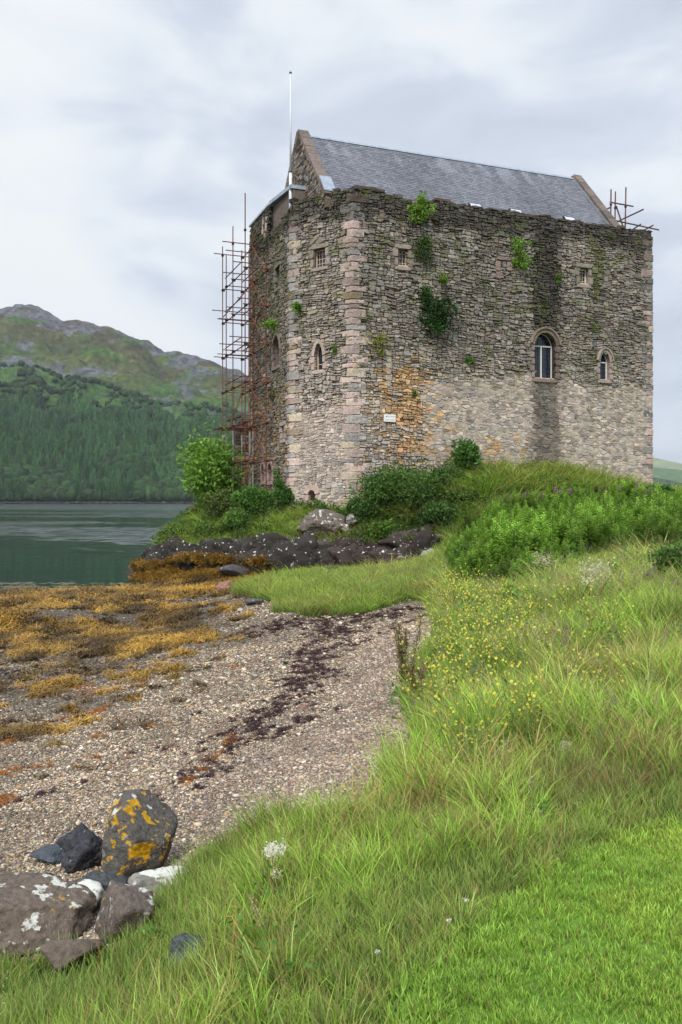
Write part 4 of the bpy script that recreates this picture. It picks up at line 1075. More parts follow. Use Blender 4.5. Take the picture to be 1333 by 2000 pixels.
# lead valley and skew foot at the near gable
mb = MB()
V = [LT(S0 - .58, TE - .1, 21.35), LT(S0 + .12, TE - .1, 21.35), LT(S0 + .12, TE + .75, 22.4), LT(S0 - .58, TE + .75, 22.4)]
V += [np.array(q) + np.array([0, 0, .07]) for q in V]
mb.add(V, [[0, 1, 2, 3], [4, 7, 6, 5], [0, 4, 5, 1], [1, 5, 6, 2], [2, 6, 7, 3], [3, 7, 4, 0]]); obj('lead_flashing', mb.mesh('lead_flashing', M_LEADP), castle)
mb = MB()
for sgn_s in (S1 - .12,):
    V = []
    for ss in (sgn_s, sgn_s + .12):
        for (qq, off) in ((0, .03), (sl, .03), (sl, .07), (0, .07)):
            tz = np.array([TE, ZE]) + rn * qq + nrm2 * off; V.append(LT(ss, tz[0], tz[1]))
    mb.add(V, [[0, 1, 2, 3], [4, 7, 6, 5], [0, 4, 5, 1], [1, 5, 6, 2], [2, 6, 7, 3], [3, 7, 4, 0]])
obj('lead_flashing', mb.mesh('lead_flashing', M_LEADP), roofp)
# roof lights
M_DARK = mat_flat('black_frame_and_slit', (.02, .02, .022), .5); M_PANE = mat_flat('bright_skylight_glass', (.55, .6, .65), .05, 0.0, 1.0)
for u in (931, 1010, 1115):
    # row of lights just above the wall head
    k = (u - U0) / F; t = 2.0; s = (k * (P1[1] + NI[1] * t) - (P1[0] + NI[0] * t)) / (A2[0] - k * A2[1])
    q = (t - TE) / rn[0]; rl = obj('roof_light', None, roofp)
    # a top-hung light standing ajar
    def pt2(ss, qq, off): tz = np.array([TE, ZE]) + rn * qq + nrm2 * off; return LT(ss, tz[0], tz[1])
    w_ = .42
    fr = MB()
    V = [pt2(s - w_, q - .5, .03), pt2(s + w_, q - .5, .03), pt2(s + w_, q + .45, .03), pt2(s - w_, q + .45, .03)]; V += [pt2(s - w_, q - .5, .12), pt2(s + w_, q - .5, .12), pt2(s + w_, q + .45, .12), pt2(s - w_, q + .45, .12)]
    fr.add(V, [[0, 1, 2, 3], [4, 7, 6, 5], [0, 4, 5, 1], [1, 5, 6, 2], [2, 6, 7, 3], [3, 7, 4, 0]])
    me = fr.mesh('roof_light_frame', M_DARK); obj('roof_light_frame', me, roofp)
    gl = MB(); gl.add([pt2(s - w_ + .06, q - .45, .125), pt2(s + w_ - .06, q - .45, .125), pt2(s + w_ - .06, q + .4, .125), pt2(s - w_ + .06, q + .4, .125)], [[0, 1, 2, 3]])
    obj('roof_light_pane', gl.mesh('roof_light_pane', M_PANE), roofp)
    bpy.data.objects.remove(rl)
# --------- cap house at the far corner, lead edged flat roof
cap = obj('cap_house', None, castle)
mb = MB()
c1 = PC; zc = 22.35
prism(mb, [c1 + A2 * .9, c1 + A2 * 3.2, c1 + A2 * 3.2 - NI * 4.1, c1 + A2 * .9 - NI * 4.1][::-1], 20.2, zc, lin('6e645b'))
prism(mb, [PB + NI * 4.2 + A2 * .25, PB + NI * 4.2 + A2 * 1.6, PB + NI * .9 + A2 * 1.6, PB + NI * .9 + A2 * .45][::-1], 20.2, zc, lin('6e645b'))
obj('cap_house_wall', mb.mesh('cap_house_wall', M_STONE), cap)
mb = MB(); prism(mb, [PC - A2 * .12 + NI * .05, PC + A2 * 3.3 + NI * .05, PB + NI * 4.1 + A2 * 3.3, PB + NI * 4.1 - A2 * .12][::-1], 22.36, 22.48, (1, 1, 1))
prism(mb, [PB + NI * 4.1 - A2 * .06, PB + NI * 4.1 + A2 * 1.7, PB + NI * .85 + A2 * 1.7, PB + NI * .85 + A2 * .3][::-1], 22.40, 22.62, (1, 1, 1))
obj('lead_roof_edge', mb.mesh('lead_roof_edge', M_LEADP), cap)
V3 = [(rect(3.75, 20.9, 4.05, 22.2), .10, 'lpink'), (rect(3.35, 20.6, 3.75, 20.95), .08, 'pink'), (rect(3.05, 20.9, 3.35, 22.2), .10, 'lpink')]
for pl, h, cn in V3:
    V, Fc = stone_geo('C', np.array(pl), h); obj('dressed_stone', mesh('dressed_stone', V, Fc, np.tile(PAL[cn] * .9, (len(V), 1)), M_STONE), cap)
mb = MB(); mb.add(W('C', np.array([3.37, 3.73, 3.73, 3.37]), np.array([20.97, 20.97, 22.1, 22.1]), .075), [[0, 1, 2, 3]]); obj('slit_window', mb.mesh('slit_window', M_DARK), cap)  # flat black sheet stands in for the dark inside the slit

# --------- notice on the long wall
s0, z0, s1, z1 = box_uv('A', 749, 810, 771, 824)
sg_ = obj('warning_notice', None, label='small white warning notice fixed low on the ochre part of the long castle wall', cat='notice')
M_SIGN = mat_flat('white_notice', tuple(lin('f2f2ee')), .4); M_INK = mat_flat('grey_lettering', tuple(lin('8b93a0')), .5)
def wbox(face, s0, z0, s1, z1, d0, d1, mat, name, parent):
    mb = MB(); s4 = np.array([s0, s1, s1, s0]); z4 = np.array([z0, z0, z1, z1])
    mb.add(np.concatenate([W(face, s4, z4, d0), W(face, s4, z4, d1)]), [[0, 1, 2, 3], [4, 7, 6, 5], [0, 4, 5, 1], [1, 5, 6, 2], [2, 6, 7, 3], [3, 7, 4, 0]])
    return obj(name, mb.mesh(name, mat), parent)
wbox('A', s0, z0, s1, z1, .07, .15, M_SIGN, 'board', sg_)
zrm = Matrix(((A2[0], 0, -(-NI)[0] * -1, 0), (A2[1], 0, (-NI)[1], 0), (0, 1, 0, 0), (0, 0, 0, 1)))
def text_on(face, txt, s, z, size, mat, parent, d=.152):
    cu = bpy.data.curves.new('lettering', 'FONT'); cu.body = txt; cu.size = size; cu.align_x = 'CENTER'; cu.align_y = 'CENTER'; cu.extrude = .001
    o = bpy.data.objects.new('lettering_source', cu); COL.objects.link(o); bpy.context.view_layer.update()
    tm = bpy.data.meshes.new_from_object(o.evaluated_get(bpy.context.evaluated_depsgraph_get())); bpy.data.objects.remove(o); tm.materials.clear(); tm.materials.append(mat)
    o = bpy.data.objects.new('lettering', tm); COL.objects.link(o); o.parent = parent
    fa, nn_ = FACES[face][1], FACES[face][2]; p = W(face, np.array(s), np.array(z), d)
    M4 = Matrix(((fa[0], 0, nn_[0], p[0]), (fa[1], 0, nn_[1], p[1]), (0, 1, 0, p[2]), (0, 0, 0, 1))); o.matrix_world = M4
    return o
cs_ = (s0 + s1) / 2; hh_ = z1 - z0
text_on('A', 'DANGER', cs_ + .06, z0 + hh_ * .70, .125, M_INK, sg_)
text_on('A', 'KEEP CLEAR', cs_, z0 + hh_ * .24, .105, M_INK, sg_)
mb = MB(); mb.add(W('A', np.array([s0 + .06, s0 + .17, s0 + .115]), np.array([z0 + hh_ * .62, z0 + hh_ * .62, z0 + hh_ * .86]), .152), [[0, 1, 2]]); obj('warning_triangle', mb.mesh('warning_triangle', M_INK), sg_)

# --------- flag pole
fp = obj('flagpole', None, loc=(0, 0, 0), label='tall thin white flagpole rising from the wall head beside the gable', cat='flagpole')
base = np.array([*(P1 + A2 * -2.05 + NI * 4.65), 20.3]); kx = (568 - U0) / F
base[0] = kx * base[1]
M_POLE = mat_flat('white_pole', tuple(lin('d6dbe2')), .4)
zt = EYE + (V0 - 143) / F * base[1]; zm = EYE + (V0 - 336) / F * base[1]
mb = MB(); mb.tube([base, (base[0], base[1], zm)], [.10, .095], 12); obj('lower_pole', mb.mesh('lower_pole', M_POLE, True), fp)
mb = MB(); mb.tube([(base[0], base[1], zm), (base[0], base[1], zt)], [.06, .04], 12); obj('upper_pole', mb.mesh('upper_pole', M_POLE, True), fp)
mb = MB(); mb.tube([(base[0], base[1], zt), (base[0], base[1], zt + .07)], [.085, .07], 12); mb.tube([(base[0], base[1], zm - .04), (base[0], base[1], zm + .08)], [.115, .1], 12); obj('finial', mb.mesh('finial', mat_flat('dark_finial', (.08, .08, .09), .5), True), fp)

# --------- scaffolding
M_RUST = mat_attr('rusty_scaffold_tube', .8, 3, .45, .4, 60, .004, .3)
RU = [lin('683c2a'), lin('74402a'), lin('573024'), lin('705448'), lin('827066')]
def CP(t, d, z): q = PB + NI * t - A2 * d; return np.array([q[0], q[1], z])
sca = obj('scaffolding', None, label='tall rusty tube scaffolding standing against the shaded left wall', cat='scaffolding')
def tb(parent, name, a, b, r=.036, col=None, couplers=()):
    a = np.asarray(a, float); b = np.asarray(b, float); mb = MB()
    mb.tube([a, (a + b) / 2, b], r, 6, col if col is not None else RU[random.randrange(5)])
    for c in couplers: mb.box(c, (.13, .13, .12), random.random(), lin('3d2a20'))
    return obj(name, mb.mesh(name, M_RUST), parent)
grey_t = lin('98928c')
tops = {(3.2, .5): 19.4, (3.2, 1.8): 22.6, (6.2, .5): 21.3, (6.2, 1.8): 21.5, (9.0, .5): 20.9, (8.0, 1.8): 20.2, (9.0, 1.8): 21.0, (6.9, .5): 19.0}
LEV = [6.6, 8.9, 11.3, 13.6, 15.9, 18.1, 20.4]
LEV2 = [9.4, 11.8, 14.2, 16.6, 18.8]
for (t, d), zt_ in tops.items():
    gz0 = float(H(np.array([CP(t, d, 0)[0]]), np.array([CP(t, d, 0)[1]]))[0])
    tb(sca, 'standard', CP(t, d, gz0 - .1), CP(t, d, 8.6), .036, grey_t if t > 5 else RU[0]); tb(sca, 'standard', CP(t, d, 8.6), CP(t, d, zt_), .036, RU[0] if t < 7 else RU[3], [CP(t, d, z) for z in LEV if z < zt_])
for i, z in enumerate(LEV):
    for d in (.42, 1.72):
        if z > 19 and d < 1: t0, t1 = 5.7, 9.5
        else: t0, t1 = 2.6 + (i % 2) * .2, 9.3
        if d > 1 and z > 20: continue
        tb(sca, 'ledger', CP(t0, d, z), CP(t1, d, z), .034, lin('4a3028'), [CP(t, d, z) for t in (3.2, 6.2, 9.0) if t0 < t < t1])
    for t in (3.2, 6.2, 8.0, 9.0):
        if z > 19.5 and t < 6: continue
        lo = 1.95 + (.55 if (i + int(t)) % 3 == 0 else 0) - (.1 if t > 7 else 0)
        tb(sca, 'transom', CP(t - .06, -.0 + .05, z + .07), CP(t - .06, lo, z + .07), .032, RU[3] if t > 7 else RU[1])
for i, z in enumerate(LEV2):
    tb(sca, 'ledger', CP(4.8, .42, z), CP(9.3, .42, z), .032, lin('4a3028'))
    tb(sca, 'ledger', CP(4.6, 1.72, z), CP(8.6, 1.72, z), .032, lin('4a3028'))
    for t in (4.7, 7.4): tb(sca, 'transom', CP(t, .05, z + .07), CP(t, 1.9 + (i % 3) * .25, z + .07), .032, RU[3])
for i in range(6):
    z1_ = LEV[6 - i] + .5; tb(sca, 'brace', CP(6.5, .55, z1_ - .3), CP(3.0, .55, z1_ - 2.9), .034, RU[1])
for (t0, d0, z0_, t1, d1, z1_) in [(6.3, .6, 12.6, 6.3, 2.0, 8.9), (5.8, .6, 8.0, 6.4, 1.4, 3.2), (3.2, .7, 8.3, 6.3, 1.9, 3.0), (6.2, .3, 18.3, 8.8, 1.8, 16.3), (4.6, .4, 16.2, 8.0, .5, 13.9)]:
    tb(sca, 'brace', CP(t0, d0, z0_), CP(t1, d1, z1_), .034, RU[1])
# boards and a few long tubes stored across the lower lift
for k_ in range(3): tb(sca, 'transom', CP(7.0 + k_ * .5, -.1, 8.75 + k_ * .1), CP(7.0 + k_ * .5, 2.9 - k_ * .3, 8.72 + k_ * .1), .036, RU[2])
for (z, lo) in ((16.5, 2.75), (16.0, 2.3), (13.7, 2.4), (11.5, 2.6)): tb(sca, 'transom', CP(7.9, .1, z), CP(7.9, lo, z), .034, RU[4])
tb(sca, 'ledger', CP(2.5, .6, 4.1), CP(6.9, .6, 4.1), .034, RU[2]); tb(sca, 'transom', CP(4.3, .0, 4.1), CP(4.3, 1.6, 4.15), .034, RU[2])
# second scaffold at the right end of the roof
sc2 = obj('scaffolding', None, label='few bare scaffold tubes sticking up behind the right end of the castle roof', cat='scaffolding')
def at(u, v, Y): return np.array([(u - U0) / F * Y, Y, EYE + (V0 - v) / F * Y])
for nm, a, b in [('standard', at(1194, 370, 59), at(1193, 436, 59)), ('standard', at(1202.5, 374, 60), at(1201.5, 446, 60)), ('standard', at(1223, 366, 61), at(1221.5, 450, 61)),
                 ('transom', at(1192, 395, 59.5), at(1237, 403, 62)), ('brace', at(1204, 402, 60), at(1217, 442, 60.3)), ('ledger', at(1204, 434, 62), at(1257, 409, 58)),
                 ('ledger', at(1175, 413, 60.5), at(1194, 404.5, 59)), ('transom', at(1174, 413, 60.5), at(1172, 404, 60.5)), ('transom', at(1196, 429.5, 59), at(1287, 449, 63.5)),
                 ('ledger', at(1238, 447, 62.5), at(1252, 438, 60)), ('ledger', at(1256, 451, 62.5), at(1276, 440, 60))]:
    tb(sc2, nm, a, b, .05, RU[3] if nm != 'brace' else RU[1], [a * .55 + b * .45] if nm == 'standard' else ())

# --------- fragment of ruined courtyard wall beyond the scaffold
rw = obj('ruined_wall', None, label='broken stub of ruined wall behind the scaffolding at the far left', cat='ruin')
o0 = np.array([-7.45, 60.5]); dr = unit(np.array([1.0, .25])); nr = np.array([dr[1], -dr[0]])
def rtop(s): return 9.4 + 1.3 * min(1, s / 1.2) + .5 * math.sin(s * 5) * .5
mb = MB()
V = []
for s in np.linspace(.05, 2.9, 12):
    q = o0 + dr * s
    for dd in (0, 1.2): p = q - nr * dd; V += [(p[0], p[1], 3.5), (p[0], p[1], rtop(s) - .15)]
Fc = []
for i in range(11):
    b_ = i * 4; Fc += [[b_, b_ + 4, b_ + 5, b_ + 1], [b_ + 1, b_ + 5, b_ + 7, b_ + 3], [b_ + 2, b_ + 3, b_ + 7, b_ + 6]]
Fc += [[0, 1, 3, 2], [44, 46, 47, 45]]
mb.add(V, Fc, lin('4c443c')); obj('wall', mb.mesh('wall', M_MORTAR), rw)
z = 4.0; mb = MB()
while z < 11:
    h = RR.uniform(.16, .32); s = 0
    while s < 2.9:
        w_ = RR.uniform(.25, .55)
        if z + h < rtop(s) + .1:
            V, Fc = soft_box((0, 0, 0), (w_ - .03, .25, h - .03), math.atan2(dr[1], dr[0]), sd, .2); sd += 1
            q = o0 + dr * (s + w_ / 2) + nr * .02; mb.add(V + np.array([q[0], q[1], z + h / 2]), Fc, PAL[RR.choice(['grey', 'brown', 'dgrey', 'tan'])] * RR.uniform(.5, .9))
        s += w_
    z += h
obj('rubble_masonry', mb.mesh('rubble_masonry', M_STONE), rw, kind='stuff')
# ------------------------------------------------------------------ rocks and shore
def mat_rock(name, white=.0, yellow=.0, seed=0.0, bump=.5, scale=6.0):
    mt, n, l, p = newmat(name)
    at = n.new('ShaderNodeAttribute'); at.attribute_name = 'Col'; t = n.new('ShaderNodeTexCoord')
    geo = n.new('ShaderNodeNewGeometry'); sp = n.new('ShaderNodeSeparateXYZ'); l.new(geo.outputs['Normal'], sp.inputs[0])
    def noise(sc, det=6, loc=0.0):
        mp_ = n.new('ShaderNodeMapping'); mp_.inputs['Location'].default_value = (loc + seed, loc * .7, loc * 1.3); l.new(t.outputs['Object'], mp_.inputs[0])
        a = n.new('ShaderNodeTexNoise'); a.inputs['Scale'].default_value = sc; a.inputs['Detail'].default_value = det; a.inputs['Roughness'].default_value = .6
        l.new(mp_.outputs[0], a.inputs['Vector']); return a.outputs[0]
    def rng_(x, a, b, lo=0., hi=1.):
        r = n.new('ShaderNodeMapRange'); r.inputs['From Min'].default_value = a; r.inputs['From Max'].default_value = b; r.inputs['To Min'].default_value = lo; r.inputs['To Max'].default_value = hi
        l.new(x, r.inputs[0]); return r.outputs[0]
    v = n.new('ShaderNodeVectorMath'); v.operation = 'SCALE'; l.new(at.outputs['Color'], v.inputs[0]); l.new(rng_(noise(scale * 3), .3, .7, .6, 1.4), v.inputs['Scale'])
    cur = v.outputs[0]
    def layer(cur, col, fac):
        mx = n.new('ShaderNodeMix'); mx.data_type = 'RGBA'; l.new(fac, mx.inputs[0]); l.new(cur, mx.inputs[6]); mx.inputs[7].default_value = (*col, 1); return mx.outputs[2]
    def mul(a, b):
        x = n.new('ShaderNodeMath'); x.operation = 'MULTIPLY'; l.new(a, x.inputs[0]); l.new(b, x.inputs[1]); return x.outputs[0]
    up = rng_(sp.outputs['Z'], -.15, .55)
    if white > 0: cur = layer(cur, tuple(lin('cfd0c8')), mul(rng_(noise(scale * .9, 9, 3.1), .66 - .2 * white, .69 - .2 * white), up))
    if yellow > 0: cur = layer(cur, tuple(lin('c69a1c')), rng_(noise(scale * 1.1, 9, 8.3), .68 - .16 * yellow, .70 - .16 * yellow))
    l.new(cur, p.inputs['Base Color'])
    b = n.new('ShaderNodeBump'); b.inputs['Strength'].default_value = bump; b.inputs['Distance'].default_value = .03; l.new(noise(scale * 4, 10, 1.0), b.inputs['Height']); l.new(b.outputs[0], p.inputs['Normal'])
    p.inputs['Roughness'].default_value = .85; p.inputs['Specular IOR Level'].default_value = .3
    return mt
def rock_pts(dims, seed, sub=3, planes=10, rough=.05, pl=None, rz=0.0):
    v, f = ico(sub); r = np.random.default_rng(seed)
    if pl is None:
        nn = r.normal(0, 1, (planes + 3, 3)); nn /= np.linalg.norm(nn, axis=1)[:, None]; hh = r.uniform(.50, .92, planes + 3)
    else:
        nn = np.array([q[:3] for q in pl], float); nn /= np.linalg.norm(nn, axis=1)[:, None]; hh = np.array([q[3] for q in pl], float)
    dt = v @ nn.T; rr = np.where(dt > .05, hh[None] / np.maximum(dt, .05), 9.0)
    rad = np.minimum(rr.min(1), 1.12)
    p = v * rad[:, None]
    nz = fbm(p[:, 0] * 2.3 + seed, p[:, 1] * 2.3 + p[:, 2] * 2.1, seed % 50, 5, .6) - .5
    n2 = np.abs(fbm(p[:, 0] * 3.1 + 7, p[:, 2] * 5 + p[:, 1] * 2, seed % 31 + 3, 4, .6) - .5)
    ax = r.normal(0, 1, 3); ax[2] = abs(ax[2]) + .8; ax /= np.linalg.norm(ax); st = (p @ ax) * 5.5 + nz * 2.0; stv = np.random.default_rng(seed + 1).random(64)[np.floor(st).astype(int) & 63] - .5
    p = p * (1 + nz * rough * 2.4 - np.clip(.06 - n2, 0, 1) * rough * 16 + stv * rough * 1.6)[:, None]
    p = p * np.array(dims) / 2
    c, s = math.cos(rz), math.sin(rz)
    return np.c_[p[:, 0] * c - p[:, 1] * s, p[:, 0] * s + p[:, 1] * c, p[:, 2]], f
def rock(name, loc, dims, seed, col, mat, parent=None, sub=3, rough=.05, pl=None, rz=0.0, smooth=False, planes=10, **kw):
    V, f = rock_pts(dims, seed, sub, planes, rough, pl, rz)
    c = np.tile(np.asarray(col, float), (len(V), 1)) * (.75 + .5 * fbm(V[:, 0] * 3 / max(dims), V[:, 2] * 9 / max(dims), seed % 40))[:, None]
    return obj(name, mesh(name, V, f, c, mat, smooth), parent, loc=loc, **kw)
M_SHELF = mat_rock('wet_shore_rock', .20, 0, 1.0, .9, 4.5)
M_BOULD = mat_rock('lichened_boulder', .34, .66, 4.0, .9, 8.0)
M_WHITE_L = mat_rock('white_lichened_rock', .48, .12, 2.0, .9, 9.0)
M_PLAIN = mat_rock('plain_rock', .14, .05, 6.0, 1.0, 9.0)
# the tidal shelf under the castle
shelf = obj('rocky_shore', None, kind='structure', label='dark tidal rock shelf below the castle')
r_ = np.random.default_rng(5); ns_ = 0
for (row_v, z_b, sz, hgt) in [(1106, .4, 1.5, 1.3), (1088, 1.0, 1.5, 1.4), (1072, 1.8, .8, .6)]:
    u = 300 if row_v > 1100 else 285
    while u < 850:
        vv = row_v - 10 * sstep(640, 850, u) + r_.uniform(-5, 5) - (8 * sstep(330, 260, u) if row_v < 1100 else 0)
        g = G(float(u), float(vv)); w_ = sz * r_.uniform(.7, 1.35); col = lin('332f2c') * r_.uniform(.6, 1.3)
        if u > 660: col = lin('352d29') * r_.uniform(.6, 1.4)
        if row_v < 1080: col = lin('55504a') * r_.uniform(.7, 1.5)
        rock('rock', (g[0], g[1] + .35, g[2] + .18), (w_ * 1.3, w_ * 1.1, hgt * r_.uniform(.9, 1.35)), int(r_.integers(9999)), col, M_SHELF, shelf, 4, .12, rz=r_.uniform(-.6, .6), planes=5); ns_ += 1
        u += w_ * (20 if row_v > 1080 else 46)
for (u, v, w_, h, c) in [(628, 1022, 2.5, 1.5, '685f57'), (690, 1012, .9, .6, '8a8580'), (676, 1030, .7, .5, '7d756c')]:
    g = G(u, v + 14); rock('rock', (g[0], g[1], g[2] + .25), (w_, w_ * .8, h), int(u * 7 + v), lin(c), mat_rock('pale_lichened_rock', .46, 0, u * .1, .9, 4.0), shelf, 5, .09, planes=6)
for (u, v, w_, h) in [(520, 1052, 1.7, 1.1), (575, 1062, 1.8, 1.0), (600, 1050, 1.2, .8), (495, 1058, 1.1, .7), (790, 1078, 2.0, 1.0), (735, 1080, 2.0, 1.3), (700, 1085, 2.2, 1.3), (755, 1050, 1.7, 1.4), (800, 1050, 1.6, 1.3), (830, 1040, 1.5, 1.0)]:
    g = G(u, v + 8); rock('rock', (g[0], g[1] + .2, g[2] + .15), (w_, w_ * .8, h), int(u * 3 + v), lin('443d38') * r_.uniform(.6, 1.2), M_SHELF, shelf, 4, .09, planes=8)
# single rocks that stand apart
def single(u, v, wpx, hpx, seed, col, mat, label, dy=.9, sub=4, rough=.05, pl=None, rz=0.0, sink=.12, name='rock', planes=9, group=None, cat='rock'):
    g = G(u, v); k = g[1] / F; w_, h = wpx * k, hpx * k
    return rock(name, (g[0], g[1] + w_ * .25, g[2] + h * (.5 - sink)), (w_, w_ * dy, h), seed, lin(col), mat, None, sub, rough, pl, rz, planes=planes, label=label, cat=cat, group=group)
single(457, 1129, 62, 30, 31, '4b4649', M_PLAIN, 'low dark domed rock among the orange wrack before the shelf')
single(440, 1158, 44, 26, 32, '8d6455', M_PLAIN, 'small reddish brown rock at the tip of the green turf')
single(497, 1181, 34, 14, 33, '5b5a5e', M_PLAIN, 'flat dark stone lying on shingle beside the turf')
single(802, 1100, 66, 26, 34, '7b7f72', M_PLAIN, 'long smooth grey green boulder beneath the black pipe')
single(835, 1092, 46, 24, 35, '8c8a82', M_PLAIN, 'pale rounded boulder at the foot of the black pipe')
single(470, 1196, 14, 9, 36, 'b9b2a8', M_PLAIN, 'small pale stone on the shingle left of the turf', sub=3)
single(1112, 1470, 36, 26, 37, 'b5ada2', M_WHITE_L, 'small pale stone half hidden in the meadow grass')
# foreground boulders
main_pl = [(-.35, -1, .15, .72), (.42, -.75, -.25, .72), (-1, -.1, .12, .66), (1, -.05, -.30, .80), (.70, -.25, .70, .60), (-.30, -.1, 1, .92), (0, 1, .2, .8), (0, 0, -1, .95), (-.75, -.2, .75, .82), (.9, -.6, .35, .86)]
single(254, 1722, 168, 168, 3, '5d5954', M_BOULD, 'largest boulder, upright dark grey with yellow and white lichen', pl=main_pl, sub=5, rough=.035, sink=.08, dy=.95, name='boulder', cat='boulder')
single(158, 1702, 96, 100, 61, '45464c', M_PLAIN, 'jagged dark slaty rock leaning against the largest boulder', sub=5, rough=.12, name='boulder', cat='boulder', dy=.8)
single(92, 1690, 88, 26, 45, '555d66', M_PLAIN, 'thin blue grey slate flake lying on the shingle', rough=.06)
single(14, 1868, 268, 140, 46, '6a5f55', M_WHITE_L, 'broad brown boulder at the left edge with a white lichened end', sub=5, rough=.045, name='boulder', cat='boulder', dy=.8, pl=[(-.2, -1, .3, .75), (.5, -.8, .5, .72), (-1, 0, .1, .95), (1, -.2, .2, .95), (.42, -.1, 1, .62), (-.4, -.1, 1, .8), (0, 1, .2, .8), (0, 0, -1, .9)])
single(128, 1905, 122, 78, 47, '6b6056', M_PLAIN, 'smaller rounded brown boulder in front of the broad one', sub=4, name='boulder', cat='boulder')
single(96, 1768, 62, 60, 48, '3c3a39', M_PLAIN, 'small dark rock wedged behind the white topped boulder', sub=4, rough=.08)
single(160, 1792, 118, 70, 49, '5a5853', mat_rock('white_topped', .85, 0, 9.0, .5, 4.0), 'dark boulder with a flat white lichened top', sub=4, name='boulder', cat='boulder')
single(238, 1835, 130, 105, 50, '665c55', M_WHITE_L, 'sloping grey slab blotched with white lichen beside the grass', sub=4, name='boulder', cat='boulder', rz=.5, dy=1.4)
single(305, 1745, 120, 42, 51, '7d7a74', mat_rock('white_slab', .68, 0, 12.0, .5, 5.0), 'long low pale slab running out from under the grass', sub=4, rz=.45, dy=.5, pl=[(0, -1, .3, .8), (0, 1, .3, .8), (1, 0, 0, 1), (-1, 0, 0, 1), (0, 0, 1, .6), (0, 0, -1, .9)])
single(195, 1745, 90, 46, 52, '4d5155', M_PLAIN, 'split slate piece at the foot of the largest boulder', rough=.08)
single(366, 1884, 78, 52, 53, '4a5252', M_PLAIN, 'blue grey slate slab set in the long grass', sub=5, rough=.10, pl=[(-.3, -.9, .6, .6), (1, 0, 0, .95), (-1, 0, 0, .9), (.2, .2, 1, .8), (0, 1, 0, .8), (0, 0, -1, .9), (.5, -.5, .7, .8)])
single(10, 1790, 110, 62, 54, '8f8b84', mat_rock('white_end', 1.2, .2, 3.0, .5, 5.0), 'small white lichened rock behind the broad brown boulder', rough=.05)

# crusts of bright lichen: one broad patch low on the front of the largest boulder, a ragged line along its crest
for o in COL.objects:
    if o.name == 'boulder' and o.get('label', '').startswith('largest'):
        me_ = o.data; nv = len(me_.vertices); P_ = np.empty(nv * 3, np.float32); me_.vertices.foreach_get('co', P_); P_ = P_.reshape(-1, 3); c_ = np.empty(nv * 4, np.float32); at_ = me_.color_attributes['Col']; at_.data.foreach_get('color', c_); c_ = c_.reshape(-1, 4)
        nz_ = fbm(P_[:, 0] * 22, P_[:, 2] * 22 + P_[:, 1] * 15, 7, 4) - .5
        m_ = np.hypot(P_[:, 0] - .07, (P_[:, 2] + .02) * 1.1) + nz_ * .16 < .085
        m2_ = (np.abs(P_[:, 2] - (.30 - .75 * np.abs(P_[:, 0] - .02))) + nz_ * .2 < .02)
        c_[(m_ | m2_) & (P_[:, 1] < .02), :3] = lin('cf9d18'); at_.data.foreach_set('color', c_.ravel())
# --- pebbles
def sample(bands, k0=-.60, k1=.60):
    out_ = []
    for (a, b, dens) in bands:
        w0, w1 = (k1 - k0) * a + 3.2, (k1 - k0) * b + 3.2; n = int(dens * (w0 + w1) / 2 * (b - a)); Y = rng.uniform(a, b, int(n * 1.6)); Y = Y[rng.random(len(Y)) < ((k1 - k0) * Y + 3.2) / w1][:n]; out_.append(np.c_[rng.uniform(k0 * Y - 1.2, k1 * Y + 2.0), Y])
    return np.concatenate(out_)
pv, pf = ico(2)
pebs = []
for i in range(5):
    V, f = rock_pts((1, .75 + .1 * i, .45), 200 + i, 1, 8, .05); pebs.append(mesh('pebble_shape', V, f, None, M_PEB))
V, f = rock_pts((1, .8, .3), 220, 1, 7, .05); pebs.append(mesh('pebble_shape', V, f, None, M_PEB))
q = sample([(4.3, 7, 4200), (7, 10, 3200), (10, 14, 1800), (14, 20, 850), (20, 27, 300), (27, 40, 90)], -.60, .16)
q = q[~inside(GRASS, q[:, 0], q[:, 1])]; z = H(q[:, 0], q[:, 1]); ok = (z > -.1) & (q[:, 1] < 43); q, z = q[ok], z[ok]
n = len(q); dist = q[:, 1]
sz_ = np.exp(rng.normal(0, .46, n)) * np.interp(dist, [4, 8, 14, 20, 30, 40], [.014, .0175, .024, .033, .05, .075])
pc = np.array([lin(c) for c in ['cfc5b2', 'aca08f', '847b70', 'bfae90', '625d58', 'a0836c', 'e6e0d2', '6b625a', 'b0956f', '8f8482', '4c4644']])
ci = rng.choice(len(pc), n, p=[.15, .16, .12, .12, .08, .08, .09, .07, .06, .05, .02])
wetk = sstep(1.1, .4, z + (fbm(q[:, 0] * .7, q[:, 1] * .7, 13) - .5) * .7)[:, None]
tnt = pc[ci] * jit(n, .35); tnt = tnt * np.array([[.86, .81, .75]]) * (1 - .66 * wetk) * (.62 + .76 * fbm(q[:, 0] * 1.3, q[:, 1] * .9, 17, 4))[:, None]
up_ = sstep(1.2, 1.6, z)[:, None]; tnt = tnt * (1 - up_ * .2) + up_ * .2 * lin('b29c98')
scatter('shingle', pebs, np.c_[q, z + sz_ * .12], np.c_[rng.normal(0, .25, (n, 2)), rng.random(n) * 6.28], sz_ * 1.15, tnt, rng.integers(0, 6, n), 'pale shingle of small pebbles and shells covering the beach')
q = sample([(4.3, 9, 2.2), (9, 18, 1.2), (18, 30, .8)], -.6, .16); q = q[~inside(GRASS, q[:, 0], q[:, 1])]; z = H(q[:, 0], q[:, 1]); ok = z > -.05; q, z = q[ok], z[ok]; n = len(q)
cs_z = np.exp(rng.normal(0, .4, n)) * np.interp(q[:, 1], [5, 12, 30], [.045, .075, .16])
